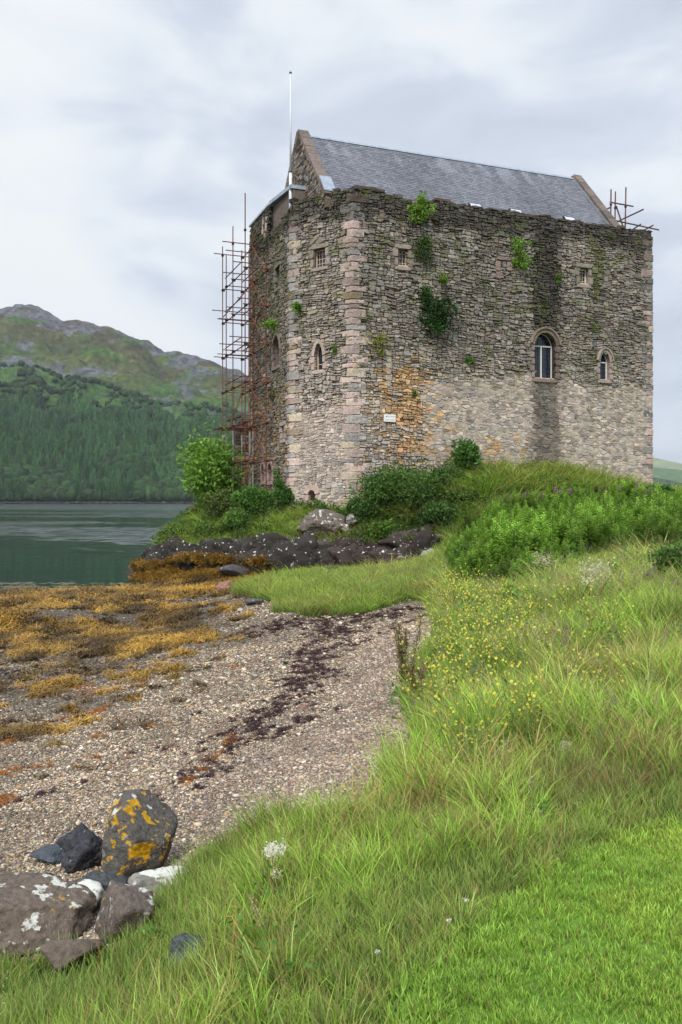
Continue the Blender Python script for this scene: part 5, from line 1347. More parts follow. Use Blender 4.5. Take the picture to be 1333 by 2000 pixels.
scatter('cobbles', pebs, np.c_[q, z + cs_z * .08], np.c_[rng.normal(0, .2, (n, 2)), rng.random(n) * 6.28], cs_z, pc[rng.choice([1, 2, 4, 5, 7, 9, 10], n)] * jit(n, .3) * .8, rng.integers(0, 6, n), 'scattered larger cobbles lying on the shingle')
# --- seaweed
def weed_proto(seed, nb, rad, h, wid):
    r = np.random.default_rng(seed); V = []; Fc = []; C = []; k = 0
    for i in range(nb):
        a = r.random() * 6.28; p = np.array([*(r.normal(0, rad * .4, 2)), r.uniform(.0, h * .4)]); d = np.array([math.cos(a), math.sin(a), r.uniform(.2, 1.0)])
        cc = (.6 + .8 * r.random())
        for s_ in range(5):
            sd_ = np.array([-d[1], d[0], 0]) * wid * (1 - .12 * s_); V += [p - sd_, p + sd_]; C += [(cc * (.7 + .12 * s_),) * 3] * 2
            if s_: Fc.append([k - 2, k - 1, k + 1, k])
            k += 2; p = p + d * rad * .32; d = d + r.normal(0, .45, 3); d[2] -= .55; d /= np.linalg.norm(d); p[2] = max(p[2], .003)
    return mesh('weed_shape', V, np.array(Fc), np.array(C), M_WEED)
weeds = [weed_proto(i, 26, .11, .05, .007) for i in range(4)]
def weed_pts(mask_fn, bands, k0=-.6, k1=.3):
    q = sample(bands, k0, k1); q = q[~inside(GRASS, q[:, 0], q[:, 1])]; z = H(q[:, 0], q[:, 1]); p = mask_fn(q[:, 0], q[:, 1], z); ok = rng.random(len(q)) < p; return q[ok], z[ok]
def wrackmask(x, y, z):
    nn = fbm(x * .45, y * .45, 91, 4); n2 = fbm(x * 1.6, y * 1.2, 96, 4)
    a = sstep(.95, .30, z + (nn - .5) * 1.1) ** 1.3 * sstep(-.22, -.05, z) * sstep(.38, .52, n2 + .30 * sstep(.3, .12, z))
    return np.clip(a + .30 * sstep(.62, .70, n2) * sstep(1.15, .7, z), 0, 1) * (y < 45.5)
q, z = weed_pts(wrackmask, [(9, 16, 70), (16, 24, 55), (24, 34, 45), (34, 47, 28)])
n = len(q); gold = np.clip((fbm(q[:, 0] * 1.3, q[:, 1] * .8, 44, 4)[:, None] - .32) * 2.3, .05, 1)
tt_ = (lin('a88434') * gold * 1.5 + lin('43331b') * (1.25 - gold)) * jit(n, .25) * 1.0
scatter('golden_wrack', weeds, np.c_[q, z + .01], np.c_[rng.normal(0, .15, (n, 2)), rng.random(n) * 6.28], np.c_[rng.uniform(1.0, 1.7, n), rng.uniform(1.0, 1.7, n), rng.uniform(.7, 1.4, n)] * np.interp(q[:, 1], [9, 20, 40], [.9, 1.2, 2.1])[:, None], tt_, rng.integers(0, 4, n), 'thick golden brown bladder wrack along the water edge')
# strandlines
L_dark = [([(850, 1185), (780, 1198), (640, 1212), (560, 1218), (500, 1240)], 0.60, 1.0), ([(650, 1205), (640, 1250), (605, 1300), (590, 1330), (560, 1390), (540, 1420)], 0.52, 1.0), ([(600, 1335), (520, 1400), (440, 1440), (415, 1480), (370, 1520), (325, 1555)], 0.30, .8), ([(560, 1400), (500, 1440)], 0.45, .7),
          ([(840, 1200), (770, 1225), (700, 1260)], 0.30, .5), ([(700, 1200), (660, 1240)], 0.75, .8), ([(330, 1560), (380, 1540)], 0.20, .9), ([(0, 1450), (70, 1420), (130, 1405)], 0.18, .8), ([(200, 1500), (260, 1470), (330, 1460)], 0.11, .6), ([(60, 1560), (150, 1530)], 0.12, .5), ([(310, 1410), (375, 1395)], 0.15, .8)]
L_gold = [([(0, 1460), (60, 1425), (140, 1400)], .14, .8), ([(0, 1520), (40, 1500), (90, 1495)], .12, .8), ([(0, 1570), (30, 1545)], .1, .8), ([(150, 1500), (190, 1478)], .09, .8), ([(190, 1400), (200, 1380)], .12, .8), ([(195, 1440), (215, 1425)], .09, .9), ([(255, 1430), (330, 1412)], .07, .6), ([(415, 1485), (450, 1440)], .12, .8),
          ([(275, 1340), (285, 1330)], .13, .9), ([(225, 1490), (250, 1480)], .06, .8), ([(400, 1500), (350, 1545)], .08, .7), ([(380, 1260), (410, 1250)], .1, .6), ([(120, 1330), (180, 1350)], .3, .5), ([(440, 1305), (470, 1300)], .1, .5)]
Ld = [(poly(a), w_, d) for a, w_, d in L_dark]; Lg = [(poly(a), w_, d) for a, w_, d in L_gold]
def linemask(LL):
    def f(x, y, z):
        o = np.zeros(len(x)); nn = fbm(x * 3.2, y * 2.4, 71, 4)
        for P, w_, d in LL: o = np.maximum(o, d * sstep(1.3, .2, segdist(P, x, y) / w_ + (nn - .5) * 2.6))
        return o * sstep(.38, .52, fbm(x * 6, y * 4, 78, 3))
    return f
q, z = weed_pts(linemask(Ld), [(5, 10, 420), (10, 18, 240), (18, 30, 110)]); n = len(q)
scatter('dark_strandline', weeds, np.c_[q, z + .006], zrot(n, .1), np.c_[rng.uniform(.35, .7, n), rng.uniform(.35, .7, n), rng.uniform(.25, .5, n)] * np.interp(q[:, 1], [6, 12, 28], [.55, .9, 1.5])[:, None], (lin('4a2b30') * .8) * jit(n, .4), rng.integers(0, 4, n), 'dark purple dried weed strandline across the shingle')
q, z = weed_pts(linemask(Lg), [(5, 10, 420), (10, 18, 200), (18, 30, 90)]); n = len(q)
scatter('orange_strandline', weeds, np.c_[q, z + .006], zrot(n, .1), np.c_[rng.uniform(.35, .7, n), rng.uniform(.35, .7, n), rng.uniform(.3, .6, n)] * np.interp(q[:, 1], [6, 12, 28], [.55, .9, 1.5])[:, None], (lin('a86b28')) * jit(n, .4), rng.integers(0, 4, n), 'scraps of orange and brown weed lying on the shingle')
# wrack hanging on the shelf
n = 5200; uu = rng.uniform(262, 640, n); y_ = rng.uniform(43.0, 47.5, n) + sstep(330, 262, uu) * rng.uniform(0, 4, n); x_ = (uu - U0) / F * y_; z = H(x_, y_)
ok0 = ok = (z > -.15) & (z < .35 + .6 * sstep(270, 360, uu) + .35 * sstep(500, 400, uu) + (fbm(x_ * .8, y_, 12) - .5) * .6); x_, y_, z = x_[ok], y_[ok], z[ok]; n = len(z)
rk = np.array([(o.location[0], o.location[1], o.location[2], max(v[2] for v in o.bound_box), max(v[0] for v in o.bound_box)) for o in shelf.children] if len(shelf.children) else [(0, 0, 0, 0, 1)])
lift = np.zeros(n)
for (rx, ry, rz_, rh, rw_) in rk:
    dd_ = np.hypot(x_ - rx, y_ - ry) / (rw_ + .05); lift = np.maximum(lift, np.where(dd_ < 1, np.minimum(rz_ + rh * np.sqrt(np.clip(1 - dd_ ** 2, 0, 1)), .55 + .55 * sstep(280, 380, uu[ok0])) - z, 0))
z2 = z + np.clip(lift, 0, 1.2)
scatter('shelf_wrack', weeds, np.c_[x_, y_ - .08, z2 + .03], np.c_[rng.normal(.5, .3, n), rng.normal(0, .3, n), rng.random(n) * 6.28], rng.uniform(1.6, 2.8, n), (lin('8a6a28') * jit(n, .4)), rng.integers(0, 4, n), 'golden wrack draped over the tidal rock shelf')
# patches of weed afloat just off the shore
n = 500; cu_ = rng.choice([40, 60, 120, 200, 130, 235, 20], n); cv_ = rng.choice([1158, 1150, 1146, 1152, 1140], n); uu = cu_ + rng.normal(0, 22, n); vv = cv_ + rng.normal(0, 1.2, n)
Y_ = EYE * F / (vv - V0); scatter('floating_weed', weeds, np.c_[(uu - U0) / F * Y_, Y_, np.full(n, .004)], zrot(n), np.c_[rng.uniform(.8, 2, n), rng.uniform(.8, 2, n), np.full(n, .15)], lin('8f8a66') * jit(n, .3), rng.integers(0, 4, n), 'thin scraps of weed floating by the shore')
# ------------------------------------------------------------------ grass, herbs and bushes
def grass_proto(seed, nb, h, rad, wid, bend, cb, ct, dead=.1, deadc='b8a56a', segs=3, flat=0.0):
    r = np.random.default_rng(seed); V = []; Fc = []; C = []; k = 0
    cb, ct, dc = lin(cb), lin(ct), lin(deadc)
    for i in range(nb):
        a = r.random() * 6.283; rr = rad * math.sqrt(r.random()); p = np.array([rr * math.cos(a), rr * math.sin(a), -.01])
        az = a + r.normal(0, .9); L_ = h * r.uniform(.55, 1.15); lean = r.uniform(.05, .45) + flat; d = np.array([math.cos(az) * lean, math.sin(az) * lean, 1.0]); d /= np.linalg.norm(d)
        b = bend * r.uniform(.3, 1.5); w_ = wid * r.uniform(.45, 1.7); tw = r.random() * 3.14; sdv = np.array([math.cos(tw), math.sin(tw), 0])
        isd = r.random() < dead; vv_ = r.uniform(.55, 1.35); c0 = (dc * .6 if isd else cb) * vv_; c1 = (dc if isd else ct) * vv_
        for s_ in range(segs + 1):
            t = s_ / segs; ww = w_ * (1 - t ** 1.6)
            c = c0 * (1 - t) + c1 * t
            if s_ < segs: V += [p - sdv * ww / 2, p + sdv * ww / 2]; C += [c, c]
            else: V += [p]; C += [c]
            if s_ and s_ < segs: Fc.append([k - 2, k - 1, k + 1, k])
            if s_ == segs: Fc.append([k - 2, k - 1, k])
            k += 2 if s_ < segs else 1
            p = p + d * L_ / segs; d = d + np.array([math.cos(az), math.sin(az), -.35]) * b / segs; d /= np.linalg.norm(d)
    return mesh('grass_shape', V, Fc, np.array(C), M_LEAFI)
def band_pts(bands, mask, k0=-.62, k1=.62):
    q = sample(bands, k0, k1); return q[mask(q[:, 0], q[:, 1])]
KN_UV = [(275, 1092), (330, 1080), (400, 1078), (480, 1066), (540, 1080), (600, 1072), (650, 1082), (700, 1068), (760, 1076), (830, 1066), (868, 1078)]
knoll_edge = poly(KN_UV)
KNOLL = np.concatenate([knoll_edge, [(8, 44), (21, 50), (30, 66), (0, 70), (-12, 60)]])
foot = np.array([P1 + [0, -.1], P1E, E2, PC + A2 * .5, PC, PB])
def not_castle(x, y): return ~inside(foot, x, y)
WH = poly([(868, 1098), (890, 1150), (960, 1158), (1040, 1148), (1110, 1112), (1200, 1096), (1360, 1092)], [(16, 23), (24, 24), (30, 42), (17, 44), (11, 43), (6.0, 42.5)])
FLOW = poly([(856, 1185), (960, 1185), (1060, 1230), (1190, 1290), (1200, 1400), (1020, 1500), (900, 1560), (838, 1500), (815, 1400), (835, 1300)])
MOUND = np.array([(3.5, 44.5), (5.5, 45.3), (9, 43.5), (16, 44.5), (21, 50), (20, 54), (0.9, 46.9), (2, 45.5)])
# long grass
LG = [grass_proto(300 + i, 22, .42, .09, .0075, .9, '44701a', 'bce060', .08) for i in range(3)] + [grass_proto(310 + i, 20, .46, .09, .0065, 1.3, '6d8a3c', 'c8cf80', .38) for i in range(2)]  # natural green gradient, bases darkened further to paint shade deep in the tufts
LAWNP = [grass_proto(320 + i, 72, .052, .08, .0058, .8, '6d9634', 'bcda66', .09, segs=2) for i in range(3)]
SHORT = [grass_proto(330 + i, 40, .13, .10, .005, .8, '5f8236', 'b0c968', .12, segs=2) for i in range(2)]
ROCKXY = [(o.location[0], o.location[1], max(v[0] for v in o.bound_box)) for o in COL.objects if o.get('category') in ('boulder', 'rock') and o.location[1] < 8]
def gmask(x, y):
    ok = np.ones(len(x), bool)
    for rx, ry, rw_ in ROCKXY: ok &= np.hypot(x - rx, y - ry + .06) > rw_ * .8 + .03
    return ok & inside(GRASS, x, y) & ~inside(LAWN, x, y) & ~inside(WH, x, y) & not_castle(x, y) & (y < 44)
q = band_pts([(1.6, 3.2, 190), (3.2, 5, 170), (5, 9, 125), (9, 16, 62), (16, 26, 30), (26, 44, 15)], gmask)
z = H(q[:, 0], q[:, 1]); n = len(q)
ed = segdist(beach_edge, q[:, 0], q[:, 1]); el = segdist(LAWN, q[:, 0], q[:, 1], True)
tong = inside(poly(TONGUE_UV + [(870, 1100), (870, 1180)]), q[:, 0], q[:, 1])
hs = np.interp(q[:, 1], [3, 8, 15, 30], [.62, .85, 1.0, 1.15]) * (.55 + .9 * fbm(q[:, 0] * .9, q[:, 1] * .9, 111, 3)) * (.45 + 1.1 * fbm(q[:, 0] * 3.2, q[:, 1] * 3.2, 113, 2)) * np.clip(.5 + el * .6, .45, 1) * rng.uniform(.75, 1.25, n)
hs = np.where(tong, hs * .85, hs)
dry = .75 * sstep(.54, .72, fbm(q[:, 0] * .55 + 4, q[:, 1] * .5, 121, 4)); dry2 = sstep(9, 16, q[:, 1]) * .15 * (q[:, 0] > 2)
dcl = G(1215, 1560); tuss = np.exp(-(((q[:, 0] - dcl[0]) / .45) ** 2 + ((q[:, 1] - dcl[1] - .2) / .5) ** 2)); dry = np.clip(np.maximum(dry * .8 + dry2, tuss * 1.3), 0, 1)
dry = np.clip(np.maximum(dry, .9 * np.exp(-el / .35) * sstep(.42, .6, fbm(q[:, 0] * 2.1, q[:, 1] * 2.1, 127, 3)) * (q[:, 1] < 7)), 0, 1)
dark = sstep(.52, .72, fbm(q[:, 0] * .8, q[:, 1] * .7, 131, 3))
tn = (np.array([[1.0, 1.0, 1.0]]) * (1 - dry[:, None]) + np.array([[1.15, 1.0, 1.1]]) * dry[:, None]) * (1 - .25 * dark[:, None]) * jit(n, .25) * (.75 + .5 * fbm(q[:, 0] * 4, q[:, 1] * 4, 133, 2))[:, None]
for rx, ry, rw_ in ROCKXY: hs = hs * (1 - .62 * np.exp(-(np.hypot(q[:, 0] - rx * (q[:, 1] / ry), (q[:, 1] - ry + rw_ + .35) * .7) / (rw_ + .2)) ** 2))
wsc = hs
tn = np.where(tong[:, None], tn * np.array([[.95, .9, .85]]), tn)
tn = tn * (1 - .45 * tuss[:, None])
gi = np.where(rng.random(n) < .12 + .6 * dry, rng.integers(3, 5, n), rng.integers(0, 3, n))
wsc = hs * np.interp(q[:, 1], [3, 10, 20, 40], [1.0, 1.25, 1.8, 2.4])
scatter('long_grass', LG, np.c_[q, z - .01], zrot(n, .12), np.c_[wsc, wsc, hs], tn, gi, 'long uncut meadow grass covering the bank above the beach')
# short turf between, so that no soil shows
q = band_pts([(1.6, 4, 200), (4, 9, 150), (9, 16, 60), (16, 44, 14)], gmask); z = H(q[:, 0], q[:, 1]); n = len(q)
wsc = np.interp(q[:, 1], [3, 10, 20, 40], [1.0, 1.5, 2.6, 4])
scatter('turf', SHORT, np.c_[q, z - .01], zrot(n, .1), np.c_[wsc, wsc, wsc * .9], jit(n, .15) * .82, rng.integers(0, 2, n), 'short turf under the long grass')
# mown lawn
q = band_pts([(1.5, 4, 420), (4, 7, 340), (7, 10, 200)], lambda x, y: inside(LAWN, x, y), -.5, .75); z = H(q[:, 0], q[:, 1]); n = len(q)
pat = fbm(q[:, 0] * 2.2, q[:, 1] * 2.2, 141, 4); pat2 = fbm(q[:, 0] * .8, q[:, 1] * .8, 143, 3)
tn = (np.array([[1.0, 1.0, 1.0]]) + (pat[:, None] - .5) * np.array([[.6, .35, .5]]) + (pat2[:, None] - .5) * np.array([[.55, .3, .2]])) * jit(n, .1) * np.array([[.98, 1.0, .92]])
el = segdist(LAWN, q[:, 0], q[:, 1], True); sc = rng.uniform(.55, .85, n) * (1 + .8 * sstep(.2, 0, el))
scatter('lawn_grass', LAWNP, np.c_[q, z + .004], zrot(n, .12), sc, tn, rng.integers(0, 3, n), 'close mown bright green lawn')
# grass on the castle knoll and the shelf top
def kmask(x, y): return inside(KNOLL, x, y) & not_castle(x, y)
q = sample([(43, 60, 16)], -.32, .50); q = q[kmask(q[:, 0], q[:, 1])]; z = H(q[:, 0], q[:, 1]); n = len(q)
md = inside(MOUND, q[:, 0], q[:, 1]); hs = rng.uniform(.9, 1.5, n) * np.where(md, 1.7, 1.0) * (.6 + .8 * fbm(q[:, 0] * .7, q[:, 1] * .7, 151))
tn = np.where(md[:, None], np.array([[.80, .84, .70]]), np.array([[.95, .95, .8]])) * jit(n, .2)
dr_ = rng.random(n) < np.where(md, .30, .2)
scatter('knoll_grass', LG, np.c_[q, z - .03], zrot(n, .2), np.c_[hs * 2.4, hs * 2.4, hs], tn, np.where(dr_, rng.integers(3, 5, n), rng.integers(0, 3, n)), 'rank brownish grass growing on the castle knoll')
# leafy undergrowth (bracken, bramble)
def herb_proto(seed, n, rad, h, size, col, asp=.45, var=.35):
    r = np.random.default_rng(seed); a = r.random(n) * 6.283; rr = rad * np.sqrt(r.random(n)); zz = h * (1 - (rr / rad) ** 2 * .5) * r.uniform(.25, 1, n)
    P = np.c_[rr * np.cos(a), rr * np.sin(a), zz]; V, f, c = leaves(P, size, asp, .5, lin(col), var); c *= np.repeat((.55 + .6 * zz / h), 4)[:, None]
    return mesh('herb_shape', V, f, c, M_LEAFI)
HB = [herb_proto(400 + i, 130, .45, .55, .13, '5d7a33') for i in range(3)]
HD = [herb_proto(410 + i, 150, .45, .55, .10, '46642c') for i in range(2)]
q = sample([(43, 60, 2.2)], -.30, .5); q = q[kmask(q[:, 0], q[:, 1])]; nn_ = fbm(q[:, 0] * .35, q[:, 1] * .35, 161)
q = q[(nn_ > .48) | (q[:, 0] < -6) | (inside(np.array([(0.6, 43.5), (6.5, 43), (8.5, 47.5), (2.5, 47)]), q[:, 0], q[:, 1]))]; z = H(q[:, 0], q[:, 1]); n = len(q)
q2ok = ~inside(np.array([(8.5, 45), (18, 47), (20, 54), (8, 50)]), q[:, 0], q[:, 1]) | (rng.random(n) < .2); q, z = q[q2ok], z[q2ok]; n = len(q)
scatter('undergrowth', HB + HD, np.c_[q, z - .05], zrot(n, .1), rng.uniform(.9, 1.8, n), jit(n, .25) * .9, rng.integers(0, 5, n), 'tangled bramble and bracken on the castle knoll')
# rosebay willowherb
def willow(seed, flower=False, h=1.25):
    r = np.random.default_rng(seed); mbv = []; mbf = []; mc = []; k = 0
    lean = r.normal(0, .07, 2); cu = lin('4c6b2c')
    st = np.array([(lean[0] * t * h, lean[1] * t * h, t * h) for t in (0, .35, .7, 1.0)])
    for i in range(3):
        w_ = .009; a, b = st[i], st[i + 1]; mbv += [a - [w_, 0, 0], a + [w_, 0, 0], b + [w_ * .7, 0, 0], b - [w_ * .7, 0, 0]]; mc += [cu] * 4; mbf.append([k, k + 1, k + 2, k + 3]); k += 4
    nl = 70
    for i in range(nl):
        t = .18 + .82 * (i / nl) ** .8 if not flower else .18 + .55 * (i / nl); p = np.array([lean[0] * t * h, lean[1] * t * h, t * h]); a = i * 2.4 + r.normal(0, .2)
        L_ = (.20 * (1 - max(0, t - .55) * 1.5) + .02) * r.uniform(.8, 1.2); el_ = .15 + .9 * max(0, t - .5) + r.normal(0, .12)
        d = np.array([math.cos(a) * math.cos(el_), math.sin(a) * math.cos(el_), math.sin(el_)]); s_ = np.cross(d, [0, 0, 1]); s_ /= np.linalg.norm(s_) + 1e-9; w_ = L_ * .16
        mid = p + d * L_ * .5 + np.array([0, 0, .01]); tip = p + d * L_ - np.array([0, 0, L_ * .18])
        c = lin('3f6424') * (1 - t) + lin('97bd4c') * t; c = c * r.uniform(.5, 1.35) * (.55 + .5 * t)  # leaf green also darkened downwards, painting shade low in the bed
        mbv += [p, mid + s_ * w_, tip, mid - s_ * w_]; mc += [c] * 4; mbf.append([k, k + 1, k + 2, k + 3]); k += 4
    if flower:
        for i in range(26):
            t = .84 + .16 * r.random(); a = r.random() * 6.28; rr = .055 * (1.1 - t) * 3 + .01; p = np.array([lean[0] * t * h + rr * math.cos(a), lean[1] * t * h + rr * math.sin(a), t * h]); d = r.normal(0, 1, 3); d /= np.linalg.norm(d); e_ = np.cross(d, r.normal(0, 1, 3)); e_ /= np.linalg.norm(e_)
            z_ = .022; mbv += [p - d * z_, p + e_ * z_, p + d * z_, p - e_ * z_]; mc += [lin('b651b0') * r.uniform(.7, 1.2)] * 4; mbf.append([k, k + 1, k + 2, k + 3]); k += 4
    return mesh('willowherb_shape', np.array(mbv), np.array(mbf), np.array(mc), M_LEAFI)
WP = [willow(500 + i) for i in range(5)] + [willow(510 + i, True, 1.25) for i in range(2)]
q = sample([(18, 24, 26), (24, 30, 20), (30, 45, 13)], -.02, .62); q = q[inside(WH, q[:, 0], q[:, 1])]; z = H(q[:, 0], q[:, 1]); n = len(q)
dn = fbm(q[:, 0] * .8, q[:, 1] * .8, 171, 3); sc = rng.uniform(.7, 1.15, n) * (.5 + .9 * dn) * np.interp(q[:, 1], [18, 26, 44], [.82, 1.0, 1.05])
edge_d = segdist(WH, q[:, 0], q[:, 1], True); sc *= np.clip(.55 + edge_d * .35, .5, 1)
fl_ = (q[:, 1] > 40.0) & (q[:, 0] > 7) & (q[:, 0] < 15) & (rng.random(n) < .22)
scatter('willowherb', WP, np.c_[q, z - .02], zrot(n, .09), np.c_[sc * 1.15, sc * 1.15, sc], jit(n, .25) * (.25 + 1.4 * dn[:, None]) * .95, np.where(fl_, rng.integers(5, 7, n), rng.integers(0, 5, n)), 'dense bed of bright leafy willowherb with a few magenta spikes')  # tint drops where plants are low, painting shaded gaps
# yellow flowers in the meadow
def yellow(seed):
    r = np.random.default_rng(seed); V = []; Fc = []; C = []; k = 0
    for b_ in range(5):
        a = r.random() * 6.28; p = np.zeros(3); d = np.array([math.cos(a) * .35, math.sin(a) * .35, 1.0]); h = r.uniform(.4, .62)
        for s_ in range(4):
            q_ = p + d * h / 4; w_ = .0022; V += [p - [w_, 0, 0], p + [w_, 0, 0], q_ + [w_, 0, 0], q_ - [w_, 0, 0]]; C += [lin('7d8f45')] * 4; Fc.append([k, k + 1, k + 2, k + 3]); k += 4
            for j in range(2 if s_ < 3 else 0):
                e_ = r.normal(0, 1, 3); e_[2] = abs(e_[2]) * .5; e_ /= np.linalg.norm(e_); f_ = np.cross(e_, [0, 0, 1]); L_ = .07
                V += [q_, q_ + e_ * L_ * .5 + f_ * .01, q_ + e_ * L_, q_ + e_ * L_ * .5 - f_ * .01]; C += [lin('74964a') * r.uniform(.7, 1.1)] * 4; Fc.append([k, k + 1, k + 2, k + 3]); k += 4
            p = q_; d = d + r.normal(0, .22, 3); d /= np.linalg.norm(d)
            if s_ >= 2:
                for j in range(2):
                    c_ = p + r.normal(0, .035, 3)
                    for m_ in range(2):
                        e_ = r.normal(0, 1, 3); e_ /= np.linalg.norm(e_); f_ = np.cross(e_, r.normal(0, 1, 3)); f_ /= np.linalg.norm(f_); g_ = .0105
                        V += [c_ - e_ * g_, c_ + f_ * g_, c_ + e_ * g_, c_ - f_ * g_]; C += [lin('ebe263') * r.uniform(.85, 1.05)] * 4; Fc.append([k, k + 1, k + 2, k + 3]); k += 4
    return mesh('yellow_flower_shape', np.array(V), np.array(Fc), np.array(C), M_LEAFI)
YP = [yellow(600 + i) for i in range(4)]
q = sample([(5.5, 9, 7), (9, 14, 6.5), (14, 26, 3.6)], .05, .62); q = q[inside(FLOW, q[:, 0], q[:, 1])]; q = q[fbm(q[:, 0] * .9, q[:, 1] * .7, 181) > .40]; z = H(q[:, 0], q[:, 1]); n = len(q)
scatter('yellow_flowers', YP, np.c_[q, z], zrot(n, .12), rng.uniform(.95, 1.35, n) * np.interp(q[:, 1], [6, 20], [1.0, 1.5]), jit(n, .08), rng.integers(0, 4, n), 'scattered small yellow flowers on thin stems in the meadow')
# flowering grass heads
def seedhead(seed, c):
    r = np.random.default_rng(seed); V = []; Fc = []; C = []; k = 0
    for b_ in range(3):
        az = r.random() * 6.28; p = np.array([r.normal(0, .04), r.normal(0, .04), 0]); d = np.array([math.cos(az) * .25, math.sin(az) * .25, 1.0]); h = r.uniform(.5, .75)
        for s_ in range(4):
            q_ = p + d * h / 4; w_ = .0016; V += [p - [w_, 0, 0], p + [w_, 0, 0], q_ + [w_, 0, 0], q_ - [w_, 0, 0]]; C += [lin('9a9a60')] * 4; Fc.append([k, k + 1, k + 2, k + 3]); k += 4; p = q_; d = d + np.array([math.cos(az), math.sin(az), -.1]) * .12
        for j in range(22):
            t = j / 22 * .13; c_ = p - d * t + r.normal(0, .012, 3); e_ = r.normal(0, 1, 3); e_ /= np.linalg.norm(e_); f_ = np.cross(e_, r.normal(0, 1, 3)); f_ /= np.linalg.norm(f_); g_ = .010
            V += [c_ - e_ * g_, c_ + f_ * g_ * .4, c_ + e_ * g_, c_ - f_ * g_ * .4]; C += [lin(c) * r.uniform(.7, 1.2)] * 4; Fc.append([k, k + 1, k + 2, k + 3]); k += 4
    return mesh('seedhead_shape', np.array(V), np.array(Fc), np.array(C), M_LEAFI)
SP = [seedhead(620, '8d7585'), seedhead(621, 'b39d86'), seedhead(622, '9a8390')]
q = sample([(2.6, 6, 3.0), (6, 14, 4.0), (14, 30, 1.8)], -.45, .62); q = q[gmask(q[:, 0], q[:, 1])]; q = q[(fbm(q[:, 0] * .5, q[:, 1] * .5, 191) > .47) | (q[:, 0] > 4)]; z = H(q[:, 0], q[:, 1]); n = len(q)
sh_ = np.where(q[:, 1] < 6, .62, .95)
scatter('grass_seedheads', SP, np.c_[q, z], zrot(n, .15), rng.uniform(.8, 1.15, n) * sh_, jit(n, .15), rng.integers(0, 3, n), 'mauve and straw coloured grass seed heads')
# low broad leaved weeds in the meadow
MH = [herb_proto(430 + i, 46, .11, .16, .05, '6d9440', .55) for i in range(3)]
q = sample([(2.6, 6, 5), (6, 14, 5), (14, 30, 3)], -.45, .62); q = q[gmask(q[:, 0], q[:, 1])]; q = q[fbm(q[:, 0] * 1.1, q[:, 1] * 1.1, 193) > .52]; z = H(q[:, 0], q[:, 1]); n = len(q)
ok = ~inside(poly(TONGUE_UV + [(870, 1100), (870, 1180)]), q[:, 0], q[:, 1]) & (segdist(beach_edge, q[:, 0], q[:, 1]) > .35); q, z = q[ok], z[ok]; n = len(q)
wsc = np.interp(q[:, 1], [3, 6, 10, 25], [.35, .55, 1.2, 2.6]) * rng.uniform(.7, 1.4, n)
scatter('meadow_herbs', MH, np.c_[q, z + .08], zrot(n, .15), wsc, jit(n, .25) * 1.0, rng.integers(0, 3, n), 'low broad leaved weeds mixed into the meadow grass')
# moss and small ferns growing from the castle joints
def tuft(seed, col, n=26, r0=.12):
    r = np.random.default_rng(seed); P = r.normal(0, r0, (n, 3)) * [1, .5, 1]; V, f, c = leaves(P, .09, .5, .3, lin(col), .35); return mesh('moss_shape', V, f, c, M_LEAFI)
MP = [tuft(700, '6c7a34'), tuft(701, '5a7a2e'), tuft(702, '8a8a3a'), tuft(703, '4a6a2a')]
pts = []; cols_ = []
for face, nn_ in (('A', 2600), ('B', 520), ('C', 700)):
    s = rng.uniform(.1, FACES[face][3] - .1, nn_); z = rng.uniform(5, 20.8, nn_); d_, mo = stain(face, s, z); nz_ = fbm(s * .8, z * .8, 205, 3)
    pr = mo * .55 + .16 * sstep(10.5, 13, z) * sstep(.45, .6, nz_) + .05 * sstep(.5, .6, nz_)
    if face == 'A': pr = np.maximum(pr, .9 * np.exp(-((s - 1.6) / .9) ** 2 - ((z - 12.6) / .8) ** 2)); pr = np.maximum(pr, .5 * np.exp(-((s - 6.8) / 1.6) ** 2 - ((z - 11.9) / .5) ** 2))
    ok = (rng.random(nn_) < pr) & ~in_open(face, s, z, .1) & (z < topz(face, s)); pts.append(W(face, s[ok], z[ok], .10)); cols_.append(np.full(ok.sum(), 1.0))
pts = np.concatenate(pts); n = len(pts)
scatter('wall_moss', MP, pts, zrot(n, .3), rng.uniform(.35, 1.15, n) * .8, jit(n, .25) * .95, rng.integers(0, 4, n), 'tufts of moss and small ferns rooted in the castle wall joints')
